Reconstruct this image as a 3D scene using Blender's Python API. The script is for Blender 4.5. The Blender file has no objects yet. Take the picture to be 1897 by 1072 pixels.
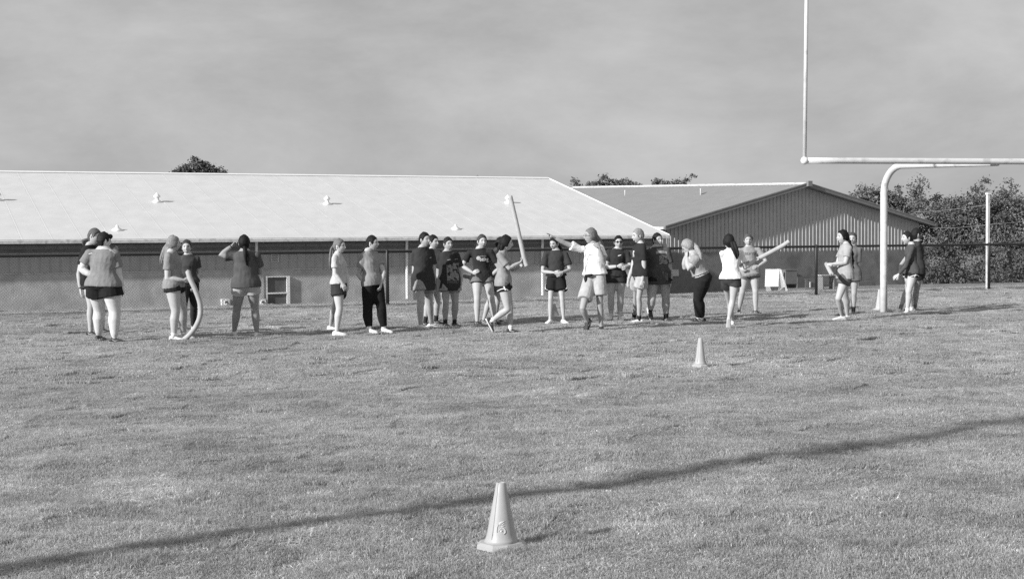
import bpy, bmesh, math, random
import numpy as np
from mathutils import Vector, Matrix, noise as mnoise
from mathutils.bvhtree import BVHTree

R = math.radians
random.seed(7)
rng = np.random.default_rng(11)
SC = bpy.context.scene
COL = SC.collection

# ------------------------------------------------------------------ camera
FPX, W0, H0 = 2600.0, 1897.0, 1072.0          # focal length and frame in photo pixels
CAM_H = 1.5
HZ = 438.5                                    # horizon row at the middle column
PITCH = math.atan((H0 / 2 - HZ) / FPX)
ROLL = math.atan(0.0076)
fwd = Vector((0, math.cos(PITCH), -math.sin(PITCH)))
r0 = Vector((1, 0, 0)); u0 = Vector((0, math.sin(PITCH), math.cos(PITCH)))
CR = r0 * math.cos(ROLL) - u0 * math.sin(ROLL)
CU = u0 * math.cos(ROLL) + r0 * math.sin(ROLL)
EYE = Vector((0, 0, CAM_H))
cd = bpy.data.cameras.new('camera'); cam = bpy.data.objects.new('camera', cd); COL.objects.link(cam)
cd.sensor_width = 36.0; cd.lens = 36.0 * FPX / W0; cd.clip_end = 6000; cd.clip_start = 0.1
cam.matrix_world = Matrix(((CR.x, CU.x, -fwd.x, 0), (CR.y, CU.y, -fwd.y, 0), (CR.z, CU.z, -fwd.z, CAM_H), (0, 0, 0, 1)))
SC.camera = cam
SC.render.resolution_x = 1024; SC.render.resolution_y = 578

# ------------------------------------------------------------------ sky, sun, exposure
SUN_EL, SUN_HEAD = R(24), R(36.9)               # shadows run along (cos 36, sin 36)
to_sun = Vector((-math.cos(SUN_HEAD) * math.cos(SUN_EL), -math.sin(SUN_HEAD) * math.cos(SUN_EL), math.sin(SUN_EL)))
world = bpy.data.worlds.new('World'); SC.world = world; world.use_nodes = True
wt = world.node_tree; wt.nodes.clear()
def wn(t, **k):
    n = wt.nodes.new(t)
    for a, b in k.items(): setattr(n, a, b)
    return n
wo = wn('ShaderNodeOutputWorld'); wb = wn('ShaderNodeBackground'); wb.inputs['Strength'].default_value = 0.1
sky = wn('ShaderNodeTexSky', sky_type='NISHITA'); sky.sun_disc = False
sky.sun_elevation = SUN_EL; sky.sun_rotation = math.atan2(to_sun.x, to_sun.y)
bw = wn('ShaderNodeRGBToBW')
tc = wn('ShaderNodeTexCoord'); mp = wn('ShaderNodeMapping'); mp.inputs['Scale'].default_value = (1.0, 1.0, 2.4); mp.inputs['Location'].default_value = (3.1, 1.7, .4)
n1 = wn('ShaderNodeTexNoise'); n1.inputs['Scale'].default_value = 4.2; n1.inputs['Detail'].default_value = 7; n1.inputs['Roughness'].default_value = 0.62
n1.inputs['Distortion'].default_value = 0.15
mr = wn('ShaderNodeMapRange'); mr.inputs[1].default_value = 0.34; mr.inputs[2].default_value = 0.66
mr.inputs[3].default_value = 2.2; mr.inputs[4].default_value = 3.2
mx = wn('ShaderNodeMix', data_type='FLOAT'); mx.inputs[0].default_value = 0.94
wt.links.new(tc.outputs['Generated'], mp.inputs[0]); wt.links.new(mp.outputs[0], n1.inputs['Vector'])
wt.links.new(n1.outputs[0], mr.inputs[0]); wt.links.new(sky.outputs[0], bw.inputs[0])
wt.links.new(bw.outputs[0], mx.inputs[2]); wt.links.new(mr.outputs[0], mx.inputs[3])
wt.links.new(mx.outputs[0], wb.inputs[0]); wt.links.new(wb.outputs[0], wo.inputs[0])
sd = bpy.data.lights.new('sun', 'SUN'); sun = bpy.data.objects.new('sun', sd); COL.objects.link(sun)
sd.energy = 3.4; sd.angle = R(1.3); sd.color = (1, 1, 1)
sun.rotation_euler = (-to_sun).to_track_quat('-Z', 'Y').to_euler(); sun.location = (-20, -15, 30)
SC.view_settings.view_transform = 'Standard'; SC.view_settings.look = 'None'
SC.view_settings.exposure = 0.8; SC.view_settings.gamma = 1.0; SC.view_settings.use_curve_mapping = False
SC.cycles.use_denoising = False; SC.cycles.max_bounces = 6; SC.cycles.diffuse_bounces = 3; SC.cycles.transparent_max_bounces = 6

# ------------------------------------------------------------------ photo rays to places
def ray(px, py):
    return (fwd + CR * ((px - W0 / 2) / FPX) + CU * ((H0 / 2 - py) / FPX))
def at_y(px, py, Y):
    d = ray(px, py); return EYE + d * (Y / d.y)
def on_plane(px, py, p, n):
    d = ray(px, py); return EYE + d * ((p - EYE).dot(n) / d.dot(n))
def at_z(px, py, z):
    d = ray(px, py); return EYE + d * ((z - EYE.z) / d.z)
FA = R(23)
FU = Vector((math.cos(FA), math.sin(FA), 0)); FN = Vector((-math.sin(FA), math.cos(FA), 0))
F0 = at_z(718, 568, 0.0)                      # foot of one fence post
KS = 0.0425                                   # the ground falls away beyond the fence
SLN = Vector((KS * FN.x, KS * FN.y, 1)).normalized()
def G(px, py):                                # ground point seen at a photo pixel
    p = at_z(px, py, 0)
    if (p - F0).dot(FN) > 0: p = on_plane(px, py, F0, SLN)
    return p
def ground_z(x, y):
    s = (x - F0.x) * FN.x + (y - F0.y) * FN.y
    return -KS * min(max(s, 0), 30.0)

# ------------------------------------------------------------------ materials (all grey: a monochrome place)
MATS = {}
def mat(name, v, rough=0.7, spec=0.3, var=0.0, scale=8.0, bump=0.0, bscale=60.0, bdist=0.004, metal=0.0, stretch=None, dirt=None, world=False):
    if name in MATS: return MATS[name]
    m = bpy.data.materials.new(name); m.use_nodes = True; MATS[name] = m
    nt = m.node_tree; b = nt.nodes['Principled BSDF']
    b.inputs['Roughness'].default_value = rough; b.inputs['Specular IOR Level'].default_value = spec
    b.inputs['Metallic'].default_value = metal
    b.inputs['Base Color'].default_value = (v, v, v, 1)
    tcn = nt.nodes.new('ShaderNodeTexCoord'); src = tcn.outputs['Object']
    if world: src = nt.nodes.new('ShaderNodeNewGeometry').outputs['Position']
    if stretch:
        mpn = nt.nodes.new('ShaderNodeMapping'); mpn.inputs['Scale'].default_value = stretch
        nt.links.new(src, mpn.inputs[0]); src = mpn.outputs[0]
    if var:
        nz = nt.nodes.new('ShaderNodeTexNoise'); nz.inputs['Scale'].default_value = scale; nz.inputs['Detail'].default_value = 6
        nt.links.new(src, nz.inputs['Vector'])
        q = nt.nodes.new('ShaderNodeMapRange'); q.inputs[1].default_value = 0.3; q.inputs[2].default_value = 0.7
        q.inputs[3].default_value = v * (1 - var); q.inputs[4].default_value = v * (1 + var)
        nt.links.new(nz.outputs[0], q.inputs[0]); out = q.outputs[0]
        if dirt:
            nz2 = nt.nodes.new('ShaderNodeTexNoise'); nz2.inputs['Scale'].default_value = dirt[0]; nz2.inputs['Detail'].default_value = 8
            nt.links.new(src, nz2.inputs['Vector'])
            q2 = nt.nodes.new('ShaderNodeMapRange'); q2.inputs[1].default_value = 0.52; q2.inputs[2].default_value = 0.66
            nt.links.new(nz2.outputs[0], q2.inputs[0])
            mxn = nt.nodes.new('ShaderNodeMix'); mxn.data_type = 'FLOAT'; mxn.inputs[3].default_value = dirt[1]
            nt.links.new(q2.outputs[0], mxn.inputs[0]); nt.links.new(out, mxn.inputs[2]); out = mxn.outputs[0]
        nt.links.new(out, b.inputs['Base Color'])
    if bump:
        nb = nt.nodes.new('ShaderNodeTexNoise'); nb.inputs['Scale'].default_value = bscale; nb.inputs['Detail'].default_value = 5
        nt.links.new(src, nb.inputs['Vector'])
        bp = nt.nodes.new('ShaderNodeBump'); bp.inputs['Strength'].default_value = bump; bp.inputs['Distance'].default_value = bdist
        nt.links.new(nb.outputs[0], bp.inputs['Height']); nt.links.new(bp.outputs[0], b.inputs['Normal'])
    return m
def cloth(v): return mat('cloth_%03d' % round(v * 1000), v, 0.9, 0.12, 0.12, 14, 0.5, 90, 0.003)
def skinm(v): return mat('skin_%03d' % round(v * 1000), v, 0.55, 0.35, 0.06, 12, 0.15, 150, 0.002)
def hairm(v):
    if v < .05: v *= .5
    return mat('hair_%03d' % round(v * 1000), v, 0.6, 0.15, 0.45, 40, 0.6, 120, 0.004, stretch=(3, 3, .5))

# ------------------------------------------------------------------ mesh builder
class MB:
    def __init__(s): s.v = []; s.f = []; s.m = []
    def add(s, vs, fs, mi=0):
        o = len(s.v); s.v += [tuple(p) for p in vs]
        for f in fs: s.f.append([i + o for i in f]); s.m.append(mi)
    def loft(s, rings, mi=0, cap=True):
        n = len(rings[0]); vs = [p for r in rings for p in r]; fs = []
        for k in range(len(rings) - 1):
            for i in range(n):
                j = (i + 1) % n
                fs.append([k * n + i, k * n + j, (k + 1) * n + j, (k + 1) * n + i])
        if cap:
            fs.append(list(range(n))[::-1]); fs.append([(len(rings) - 1) * n + i for i in range(n)])
        s.add(vs, fs, mi)
    def tube(s, path, radii, n=8, mi=0, cap=True, up=None):
        path = [Vector(p) for p in path]
        if not hasattr(radii, '__len__'): radii = [radii] * len(path)
        rings = []; ref = None
        for k, p in enumerate(path):
            a = path[min(k + 1, len(path) - 1)] - path[max(k - 1, 0)]
            a = a.normalized() if a.length > 1e-9 else Vector((0, 0, 1))
            if ref is None:
                ref = Vector(up) if up is not None else (Vector((0, 0, 1)) if abs(a.z) < 0.8 else Vector((1, 0, 0)))
            x = (ref - a * ref.dot(a)); x = x.normalized() if x.length > 1e-6 else a.orthogonal().normalized()
            ref = x; y = a.cross(x)
            r = radii[k]; rx, ry = r if hasattr(r, '__len__') else (r, r)
            rings.append([p + x * (rx * math.cos(2 * math.pi * i / n)) + y * (ry * math.sin(2 * math.pi * i / n)) for i in range(n)])
        s.loft(rings, mi, cap)
    def ball(s, c, rx, ry=None, rz=None, M=None, n=10, k=7, mi=0):
        ry = rx if ry is None else ry; rz = rx if rz is None else rz
        c = Vector(c); rings = []
        for a in range(k):
            th = math.pi * (a + 0.06 * (1 if a == 0 else -1 if a == k - 1 else 0)) / (k - 1)
            ring = []
            for i in range(n):
                ph = 2 * math.pi * i / n
                q = Vector((rx * math.sin(th) * math.cos(ph), ry * math.sin(th) * math.sin(ph), -rz * math.cos(th)))
                ring.append(c + (M @ q if M else q))
            rings.append(ring)
        s.loft(rings, mi)
    def box(s, c, ax, ay, az, mi=0):            # centre and three half axes
        c = Vector(c); ax = Vector(ax); ay = Vector(ay); az = Vector(az)
        vs = [c + ax * i + ay * j + az * k for i in (-1, 1) for j in (-1, 1) for k in (-1, 1)]
        s.add(vs, [(0, 1, 3, 2), (4, 6, 7, 5), (0, 4, 5, 1), (2, 3, 7, 6), (0, 2, 6, 4), (1, 5, 7, 3)], mi)
    def prism(s, poly, d, mi=0):                # polygon pushed along d
        d = Vector(d); a = [Vector(p) for p in poly]; n = len(a)
        s.add(a + [p + d for p in a], [list(range(n))[::-1], [n + i for i in range(n)]] +
              [[i, (i + 1) % n, n + (i + 1) % n, n + i] for i in range(n)], mi)
    def mesh(s, name, mats, smooth=False, origin=None):
        o = Vector(origin) if origin is not None else Vector()
        me = bpy.data.meshes.new(name)
        me.from_pydata([(p[0] - o.x, p[1] - o.y, p[2] - o.z) for p in s.v], [], s.f)
        for m in (mats if isinstance(mats, (list, tuple)) else [mats]): me.materials.append(m)
        me.polygons.foreach_set('material_index', s.m)
        bm = bmesh.new(); bm.from_mesh(me); bmesh.ops.recalc_face_normals(bm, faces=bm.faces); bm.to_mesh(me); bm.free()
        me.polygons.foreach_set('use_smooth', [smooth] * len(me.polygons)); me.update()
        return me
    def build(s, name, mats, parent=None, smooth=False, origin=None):
        return link(name, s.mesh(name, mats, smooth, origin), parent)
def link(name, data, parent=None, loc=None):
    o = bpy.data.objects.new(name, data); COL.objects.link(o)
    if parent: o.parent = parent
    if loc is not None: o.location = loc
    return o
def tag(o, label=None, cat=None, group=None, kind=None):
    if label: o['label'] = label
    if cat: o['category'] = cat
    if group: o['group'] = group
    if kind: o['kind'] = kind
    return o
def thing(name, loc, label, cat, group=None):
    o = link(name, None, None, loc); return tag(o, label, cat, group)

# ------------------------------------------------------------------ ground
def bumps(x, y):
    p = Vector((x, y, 0))
    return 0.030 * mnoise.noise(p * 0.5) + 0.026 * mnoise.noise(p * 1.5 + Vector((9, 3, 0))) + 0.020 * mnoise.noise(p * 3.3)
def gz(x, y):
    z = ground_z(x, y)
    return z + (bumps(x, y) if 2 < y < 60 and abs(x) < 30 else 0)
def axis(lo, hi, step, far):
    a = list(np.arange(lo, hi + 1e-6, step)); d = step; l = [lo]; h = [hi]
    while h[-1] < far: d *= 1.6; h.append(h[-1] + d)
    d = step
    while l[-1] > -far: d *= 1.6; l.append(l[-1] - d)
    return l[:0:-1] + a + h[1:]
xs = axis(-13, 15, 0.10, 4000); ys = axis(4, 36, 0.10, 4000)
gv = [(x, y, gz(x, y)) for y in ys for x in xs]
nx = len(xs)
gf = [(j * nx + i, j * nx + i + 1, (j + 1) * nx + i + 1, (j + 1) * nx + i) for j in range(len(ys) - 1) for i in range(nx - 1)]
gm = bpy.data.meshes.new('ground'); gm.from_pydata(gv, [], gf)
gm.polygons.foreach_set('use_smooth', [True] * len(gm.polygons))
gm.materials.append(mat('turf_soil', 0.26, 0.95, 0.1, 0.35, 2.5, 0.8, 30, 0.03))
ground = link('ground', gm); tag(ground, kind='structure')

# grass: blades in patches, spread over the field as one countless cover
def grass_material():
    m = bpy.data.materials.new('grass_blades'); m.use_nodes = True; nt = m.node_tree
    b = nt.nodes['Principled BSDF']; b.inputs['Roughness'].default_value = 0.6; b.inputs['Specular IOR Level'].default_value = 0.25
    at = nt.nodes.new('ShaderNodeAttribute'); at.attribute_name = 'shade'
    ge = nt.nodes.new('ShaderNodeNewGeometry')
    def nz(scale, lo, hi, a, c, det=5):
        n = nt.nodes.new('ShaderNodeTexNoise'); n.inputs['Scale'].default_value = scale; n.inputs['Detail'].default_value = det
        nt.links.new(ge.outputs['Position'], n.inputs['Vector'])
        q = nt.nodes.new('ShaderNodeMapRange')
        for i, v in enumerate((lo, hi, a, c)): q.inputs[i + 1].default_value = v
        nt.links.new(n.outputs[0], q.inputs[0]); return q.outputs[0]
    def mul(a, c):
        n = nt.nodes.new('ShaderNodeMath'); n.operation = 'MULTIPLY'
        nt.links.new(a, n.inputs[0])
        if isinstance(c, float): n.inputs[1].default_value = c
        else: nt.links.new(c, n.inputs[1])
        return n.outputs[0]
    v = mul(mul(mul(mul(at.outputs['Fac'], nz(0.35, .35, .65, .88, 1.12)), nz(1.6, .3, .7, .85, 1.15)), nz(9.0, .3, .7, .88, 1.12, 3)), 0.52)
    nt.links.new(v, b.inputs['Base Color'])
    tr = nt.nodes.new('ShaderNodeBsdfTranslucent'); nt.links.new(v, tr.inputs[0])
    ms = nt.nodes.new('ShaderNodeMixShader'); ms.inputs[0].default_value = 0.55
    nt.links.new(b.outputs[0], ms.inputs[1]); nt.links.new(tr.outputs[0], ms.inputs[2])
    nt.links.new(ms.outputs[0], nt.nodes['Material Output'].inputs[0]); return m
GRASS = grass_material()
def blade_patch(name, size, n, hmin, hmax, wid, lean, seed, round_=False, sh=(0.7, 1.35), pale=0.06):
    g = np.random.default_rng(seed)
    if round_:
        r = size / 2 * np.sqrt(g.random(n)); a = g.random(n) * 6.283; x = r * np.cos(a); y = r * np.sin(a); fall = 1 - (r / (size / 2)) ** 2 * 0.7
    else:
        x = (g.random(n) - .5) * size; y = (g.random(n) - .5) * size; fall = np.ones(n)
    h = (hmin + (hmax - hmin) * g.random(n) ** 1.8) * fall
    az = g.random(n) * 6.283; ln = lean * (0.25 + g.random(n)); w = wid * (0.6 + 0.8 * g.random(n))
    fa = g.random(n) * 6.283
    wx, wy = np.cos(fa) * w / 2, np.sin(fa) * w / 2
    dx, dy = np.cos(az) * ln * h, np.sin(az) * ln * h
    z0 = np.full(n, -0.02)
    V = np.stack([np.stack([x - wx, y - wy, z0], 1), np.stack([x + wx, y + wy, z0], 1),
                  np.stack([x - wx * .8 + dx * .35, y - wy * .8 + dy * .35, h * .62], 1), np.stack([x + wx * .8 + dx * .35, y + wy * .8 + dy * .35, h * .62], 1),
                  np.stack([x + dx, y + dy, h * (1 - 0.25 * np.minimum(ln, 1.6))], 1)], 1).reshape(-1, 3)
    b = np.arange(n) * 5
    F4 = np.stack([b, b + 1, b + 3, b + 2], 1); F3 = np.stack([b + 2, b + 3, b + 4], 1)
    me = bpy.data.meshes.new(name)
    me.from_pydata(V.tolist(), [], F4.tolist() + F3.tolist())
    s = sh[0] + (sh[1] - sh[0]) * g.random(n); s[g.random(n) < pale] *= 1.7
    at = me.attributes.new('shade', 'FLOAT', 'POINT'); at.data.foreach_set('value', np.repeat(s, 5).astype(np.float32))
    me.materials.append(GRASS)
    return bpy.data.objects.new(name, me)
PC = bpy.data.collections.new('grass_kinds')
kinds = []
for i in range(5): kinds.append(blade_patch('a%02d_turf' % i, 0.36, 2300, .008, .034, .0042, 1.5, 20 + i, False, (.88, 1.15), .02))
for i in range(4): kinds.append(blade_patch('b%02d_turf' % i, 0.52, 2500, .010, .036, .0075, 1.4, 40 + i, False, (.88, 1.15), .02))
for i in range(4): kinds.append(blade_patch('c%02d_tuft' % i, 0.26, 620, .025, .085, .0042, 1.0, 60 + i, True, (0.72, 1.1), 0.03))
for i in range(2): kinds.append(blade_patch('d%02d_dry' % i, 0.34, 420, .03, .085, .0045, 1.5, 70 + i, True, (1.15, 1.6), 0.08))
for k in kinds: PC.objects.link(k)
pts, rots, scls, idxs = [], [], [], []
def put(x, y, kind, s, sz):
    e = .12; zc = gz(x, y)
    nrm = Vector((gz(x - e, y) - gz(x + e, y), gz(x, y - e) - gz(x, y + e), 2 * e)).normalized()
    pts.append((x, y, zc)); rots.append(tuple((nrm.to_track_quat('Z', 'Y') @ Matrix.Rotation(random.random() * 6.283, 3, 'Z').to_quaternion()).to_euler())); scls.append((s, s, sz)); idxs.append(kind)
def lawn_rows(y0, y1, step, ks, margin):
    y = y0
    while y < y1:
        hw = 0.375 * y + margin; x = -hw
        while x < hw:
            X, Y = x + random.uniform(-.06, .06), y + random.uniform(-.06, .06)
            q = mnoise.noise(Vector((X * .9, Y * .9, 4.0)))
            put(X, Y, random.choice(ks), random.uniform(.95, 1.15), 0.95 + 0.5 * q)
            x += step
        y += step
lawn_rows(5.2, 14.5, 0.235, [0, 1, 2, 3, 4], 0.6)
lawn_rows(14.5, 31.0, 0.37, [5, 6, 7, 8], 0.8)
s = 31.0
while s < 62:
    hw = 0.375 * s + 1; x = -hw
    while x < hw:
        if (x - F0.x) * FN.x + (s - F0.y) * FN.y < 16: put(x, s, random.choice([5, 6, 7, 8]), 1.25, 1.3)
        x += 0.72
    s += 0.72
for k in range(2200):
    y = 5.5 + 26 * random.random() ** 1.5; x = random.uniform(-.38, .38) * y
    q = mnoise.noise(Vector((x * .35, y * .5, 1.0))) + .5 * mnoise.noise(Vector((x * 1.3, y * 1.3, 7.0)))
    if q > 0.12: put(x, y, random.choice([9, 10, 11, 12]), random.uniform(.7, 1.3), random.uniform(.5, 1.0) * (0.55 + q))
for k in range(800):
    y = 5.5 + 26 * random.random() ** 1.4; x = random.uniform(-.38, .38) * y
    q = mnoise.noise(Vector((x * .45 + 20, y * .8, 3.0)))
    if q > 0.18: put(x, y, random.choice([13, 14]), random.uniform(.6, 1.2), random.uniform(.35, .7))
for (cx, cy, n) in ((150, 905, 26), (220, 902, 34), (320, 895, 30), (380, 900, 12), (920, 697, 22), (1000, 696, 16), (1180, 748, 8), (640, 1000, 14), (1500, 940, 12), (1640, 880, 10), (760, 700, 8), (1260, 1010, 12), (250, 1050, 12), (1750, 640, 12), (600, 603, 16), (50, 895, 10), (480, 1010, 12), (1080, 1050, 10), (1840, 577, 14)):
    c = G(cx, cy)
    for k in range(n): put(c.x + random.gauss(0, .35), c.y + random.gauss(0, .3), random.choice([13, 14]), random.uniform(.7, 1.2), random.uniform(.35, .6))
for (cx, cy, n, wx) in ((1680, 850, 40, .30), (560, 948, 26, .22), (395, 832, 22, .2), (930, 797, 20, .25), (510, 806, 24, .3), (1472, 742, 22, .3), (245, 1052, 16, .12), (150, 937, 18, .15), (800, 957, 16, .12), (1055, 998, 18, .12),
                        (1090, 897, 16, .15), (1540, 830, 24, .25), (640, 755, 20, .3), (1300, 860, 12, .2), (1780, 690, 16, .3), (330, 700, 18, .35), (1640, 1010, 12, .12), (120, 790, 16, .25), (700, 865, 12, .2), (1390, 985, 12, .12)):
    c = G(cx, cy)
    for k in range(n * 2 // 3): put(c.x + random.gauss(0, wx * .8), c.y + random.gauss(0, wx * .3), random.choice([9, 10, 11, 12]), random.uniform(.55, 1.0), random.uniform(.5, 1.0))
for k in range(26):
    c = G(random.uniform(925, 985), random.uniform(1017, 1026)); put(c.x, c.y, random.choice([9, 10, 11, 12]), .5, random.uniform(.35, .6))
s_along = -16.0                                   # longer unmown grass along the fence foot
while s_along < 26:
    p = F0 + FU * s_along + FN * random.uniform(-.1, .5)
    put(p.x, p.y, random.choice([9, 10, 11, 12]), random.uniform(.8, 1.3), random.uniform(.8, 1.5)); s_along += 0.16
pm = bpy.data.meshes.new('grass'); pm.from_pydata(pts, [], [])
a = pm.attributes.new('rot', 'FLOAT_VECTOR', 'POINT'); a.data.foreach_set('vector', np.array(rots, np.float32).ravel())
a = pm.attributes.new('scl', 'FLOAT_VECTOR', 'POINT'); a.data.foreach_set('vector', np.array(scls, np.float32).ravel())
a = pm.attributes.new('idx', 'INT', 'POINT'); a.data.foreach_set('value', np.array(idxs, np.int32))
grass = link('grass', pm); tag(grass, 'short dry tufted turf covering the playing field', 'grass', kind='stuff')
ng = bpy.data.node_groups.new('grass_spread', 'GeometryNodeTree')
ng.interface.new_socket('Geometry', in_out='INPUT', socket_type='NodeSocketGeometry')
ng.interface.new_socket('Geometry', in_out='OUTPUT', socket_type='NodeSocketGeometry')
gi = ng.nodes.new('NodeGroupInput'); go = ng.nodes.new('NodeGroupOutput')
ip = ng.nodes.new('GeometryNodeInstanceOnPoints'); ci = ng.nodes.new('GeometryNodeCollectionInfo')
ci.inputs['Collection'].default_value = PC; ci.inputs['Separate Children'].default_value = True; ci.inputs['Reset Children'].default_value = True
def named(n, t):
    q = ng.nodes.new('GeometryNodeInputNamedAttribute'); q.data_type = t; q.inputs['Name'].default_value = n
    return [o for o in q.outputs if o.enabled and o.name == 'Attribute'][0]
ip.inputs['Pick Instance'].default_value = True
ng.links.new(gi.outputs[0], ip.inputs['Points']); ng.links.new(ci.outputs[0], ip.inputs['Instance'])
ng.links.new(named('idx', 'INT'), ip.inputs['Instance Index'])
ng.links.new(named('rot', 'FLOAT_VECTOR'), ip.inputs['Rotation']); ng.links.new(named('scl', 'FLOAT_VECTOR'), ip.inputs['Scale'])
ng.links.new(ip.outputs[0], go.inputs[0])
gmod = grass.modifiers.new('spread', 'NODES'); gmod.node_group = ng

# ------------------------------------------------------------------ long white-roofed school building
M_wall = mat('painted_block', 0.45, 0.9, 0.15, 0.13, 3.0, 0.8, 26, 0.012, dirt=(1.3, 0.36), world=True)
M_side = mat('wall_siding', 0.38, 0.6, 0.3, 0.05, 2.0, world=True)
M_roof = mat('white_roof_metal', 0.61, 0.5, 0.25, 0.05, 1.6, stretch=(1.2, .8, 1), world=True)
M_white = mat('white_paint', 0.78, 0.5, 0.4, 0.06, 6)
M_offw = mat('off_white_paint', 0.6, 0.55, 0.3, 0.12, 9, dirt=(5, 0.4))
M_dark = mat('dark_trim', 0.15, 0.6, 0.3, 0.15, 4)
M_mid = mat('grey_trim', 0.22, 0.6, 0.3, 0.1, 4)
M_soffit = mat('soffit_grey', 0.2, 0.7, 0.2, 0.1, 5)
BA = R(25)
BU = Vector((math.cos(BA), math.sin(BA), 0)); BN = Vector((-math.sin(BA), math.cos(BA), 0)); UP = Vector((0, 0, 1))
B0 = G(430, 567)
OVH, PIT = 0.5, math.tan(R(14))
pe = on_plane(430, 441.5, B0 - BN * OVH, BN); ZE = pe.z                 # roof edge height
def bp_(a, b, z): return Vector((B0.x, B0.y, 0)) + BU * a + BN * b + UP * z
eave_pt = bp_(0, -OVH, ZE)
RN = (BU.cross(BN + UP * PIT)).normalized()
rp = on_plane(505, 324, eave_pt, RN); BR = (rp - bp_(0, 0, 0)).dot(BN); ZR = rp.z
er = on_plane(1240, 434.5, eave_pt, BN); A1 = (er - bp_(0, 0, 0)).dot(BU)      # right end of the roof
A0 = A1 - 33 * 0.915
school = thing('school_building', bp_(0, 0, 0), 'long low building under a bright white metal roof with round vents', 'building')
SB = school.location.copy()
zb = -1.6
def part(name, mb, m, parent, smooth=False, origin=SB): return mb.build(name, m, parent, smooth, origin)
mb = MB(); WEND = A1 - 0.45
zsplit = on_plane(430, 500.5, B0, BN).z
ztop = ZE + 0.02
wall_l, wall_r = A0 + 0.4, WEND
mb.box(bp_((wall_l + wall_r) / 2, 0.15, (zb + zsplit) / 2), BU * ((wall_r - wall_l) / 2), BN * 0.15, UP * ((zsplit - zb) / 2))
part('wall', mb, M_wall, school)
mb = MB()                                                               # core that closes the rest of the house
Wd = 2 * BR
mb.prism([bp_(wall_l, 0.32, zb), bp_(wall_l, Wd, zb), bp_(wall_l, Wd, ztop), bp_(wall_l, BR, ZR - .12), bp_(wall_l, 0.32, ztop)], BU * (wall_r - wall_l))
part('wall', mb, M_side, school)
# siding panels above the block wall
pw = 0.315; npan = int((wall_r - wall_l) / pw)
mb = MB(); hh = (ZE - .36 - zsplit) / 2
mb.box(Vector((0, 0, 0)), BU * (pw / 2 - .012), BN * 0.02, UP * hh); mb.box(BU * (pw / 2 - .004) - BN * .022, BU * 0.012, BN * 0.014, UP * hh)
pmesh = mb.mesh('siding_panel', M_side)
for k in range(npan):
    link('siding_panel', pmesh, school, bp_(wall_l + pw * (k + .5), 0.02, zsplit + .012 + hh) - SB)
mb = MB(); mb.box(bp_((wall_l + wall_r) / 2, 0.1, zsplit + hh), BU * ((wall_r - wall_l) / 2), BN * 0.05, UP * hh); part('wall', mb, M_side, school)
mb = MB(); mb.box(bp_((wall_l + wall_r) / 2, -0.01, zsplit), BU * ((wall_r - wall_l) / 2), BN * 0.02, UP * 0.010)
part('ledge', mb, M_offw, school)
# lapped dark frieze boards under the eave
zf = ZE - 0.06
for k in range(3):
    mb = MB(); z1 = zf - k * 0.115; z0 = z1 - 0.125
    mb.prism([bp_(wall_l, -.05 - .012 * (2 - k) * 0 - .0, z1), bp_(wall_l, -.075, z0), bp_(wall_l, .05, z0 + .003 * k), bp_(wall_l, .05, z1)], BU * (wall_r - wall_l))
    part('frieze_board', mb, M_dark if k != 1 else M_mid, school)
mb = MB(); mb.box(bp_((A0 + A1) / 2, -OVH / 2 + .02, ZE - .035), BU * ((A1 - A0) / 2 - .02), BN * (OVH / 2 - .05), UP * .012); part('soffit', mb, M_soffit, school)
mb = MB()                                                               # box gutter
mb.prism([bp_(A0, -OVH - .02, ZE - .012), bp_(A0, -OVH - .075, ZE - .03), bp_(A0, -OVH - .07, ZE - .12), bp_(A0, -OVH + .02, ZE - .13), bp_(A0, -OVH + .025, ZE - .012)], BU * (A1 - A0))
part('gutter', mb, M_offw, school)
# roof panels with standing ribs, both slopes
def roof_panel_mesh(width, L, slope_dir, along, nrib, ribh, m, thick=0.02, ribw=.018):
    nrm = along.cross(slope_dir).normalized(); nrm = nrm if nrm.z > 0 else -nrm
    q = MB(); q.box(slope_dir * (L / 2), along * (width / 2 - .0015), slope_dir * (L / 2), nrm * thick / 2)
    for i in range(nrib):
        x = -width / 2 + width * (i + .02) / nrib + .03
        q.prism([along * (x - ribw * 1.6) + nrm * thick / 2, along * (x - ribw * .6) + nrm * (thick / 2 + ribh), along * (x + ribw * .6) + nrm * (thick / 2 + ribh), along * (x + ribw * 1.6) + nrm * thick / 2], slope_dir * L)
    return q.mesh('roof_panel', m)
sl = (BN + UP * PIT).normalized(); LR = (BR + OVH) / sl.dot(BN)
rm = roof_panel_mesh(0.915, LR, sl, BU, 1, .0022, M_roof)
sl2 = (-BN + UP * PIT).normalized(); rm2 = roof_panel_mesh(0.915, LR, sl2, BU, 1, .022, M_roof)
for k in range(33):
    a = A0 + .915 * (k + .5)
    link('roof_panel', rm, school, bp_(a, -OVH, ZE) - SB)
    link('roof_panel', rm2, school, bp_(a, 2 * BR + OVH, ZE) - SB)
mb = MB(); mb.prism([bp_(A0, BR - .2, ZR - .02), bp_(A0, BR, ZR + .045), bp_(A0, BR + .2, ZR - .02), bp_(A0, BR, ZR - .01)], BU * (A1 - A0)); part('ridge_cap', mb, M_white, school)
mb = MB(); mb.prism([bp_(A1, -OVH, ZE - .10), bp_(A1, -OVH, ZE + .03), bp_(A1, BR, ZR + .04), bp_(A1, BR, ZR - .09)], BU * .03); part('rake_trim', mb, M_white, school)
mb = MB(); mb.prism([bp_(A1, 2 * BR + OVH, ZE - .10), bp_(A1, 2 * BR + OVH, ZE + .03), bp_(A1, BR, ZR + .04), bp_(A1, BR, ZR - .09)], BU * .03); part('rake_trim', mb, M_white, school)
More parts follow.
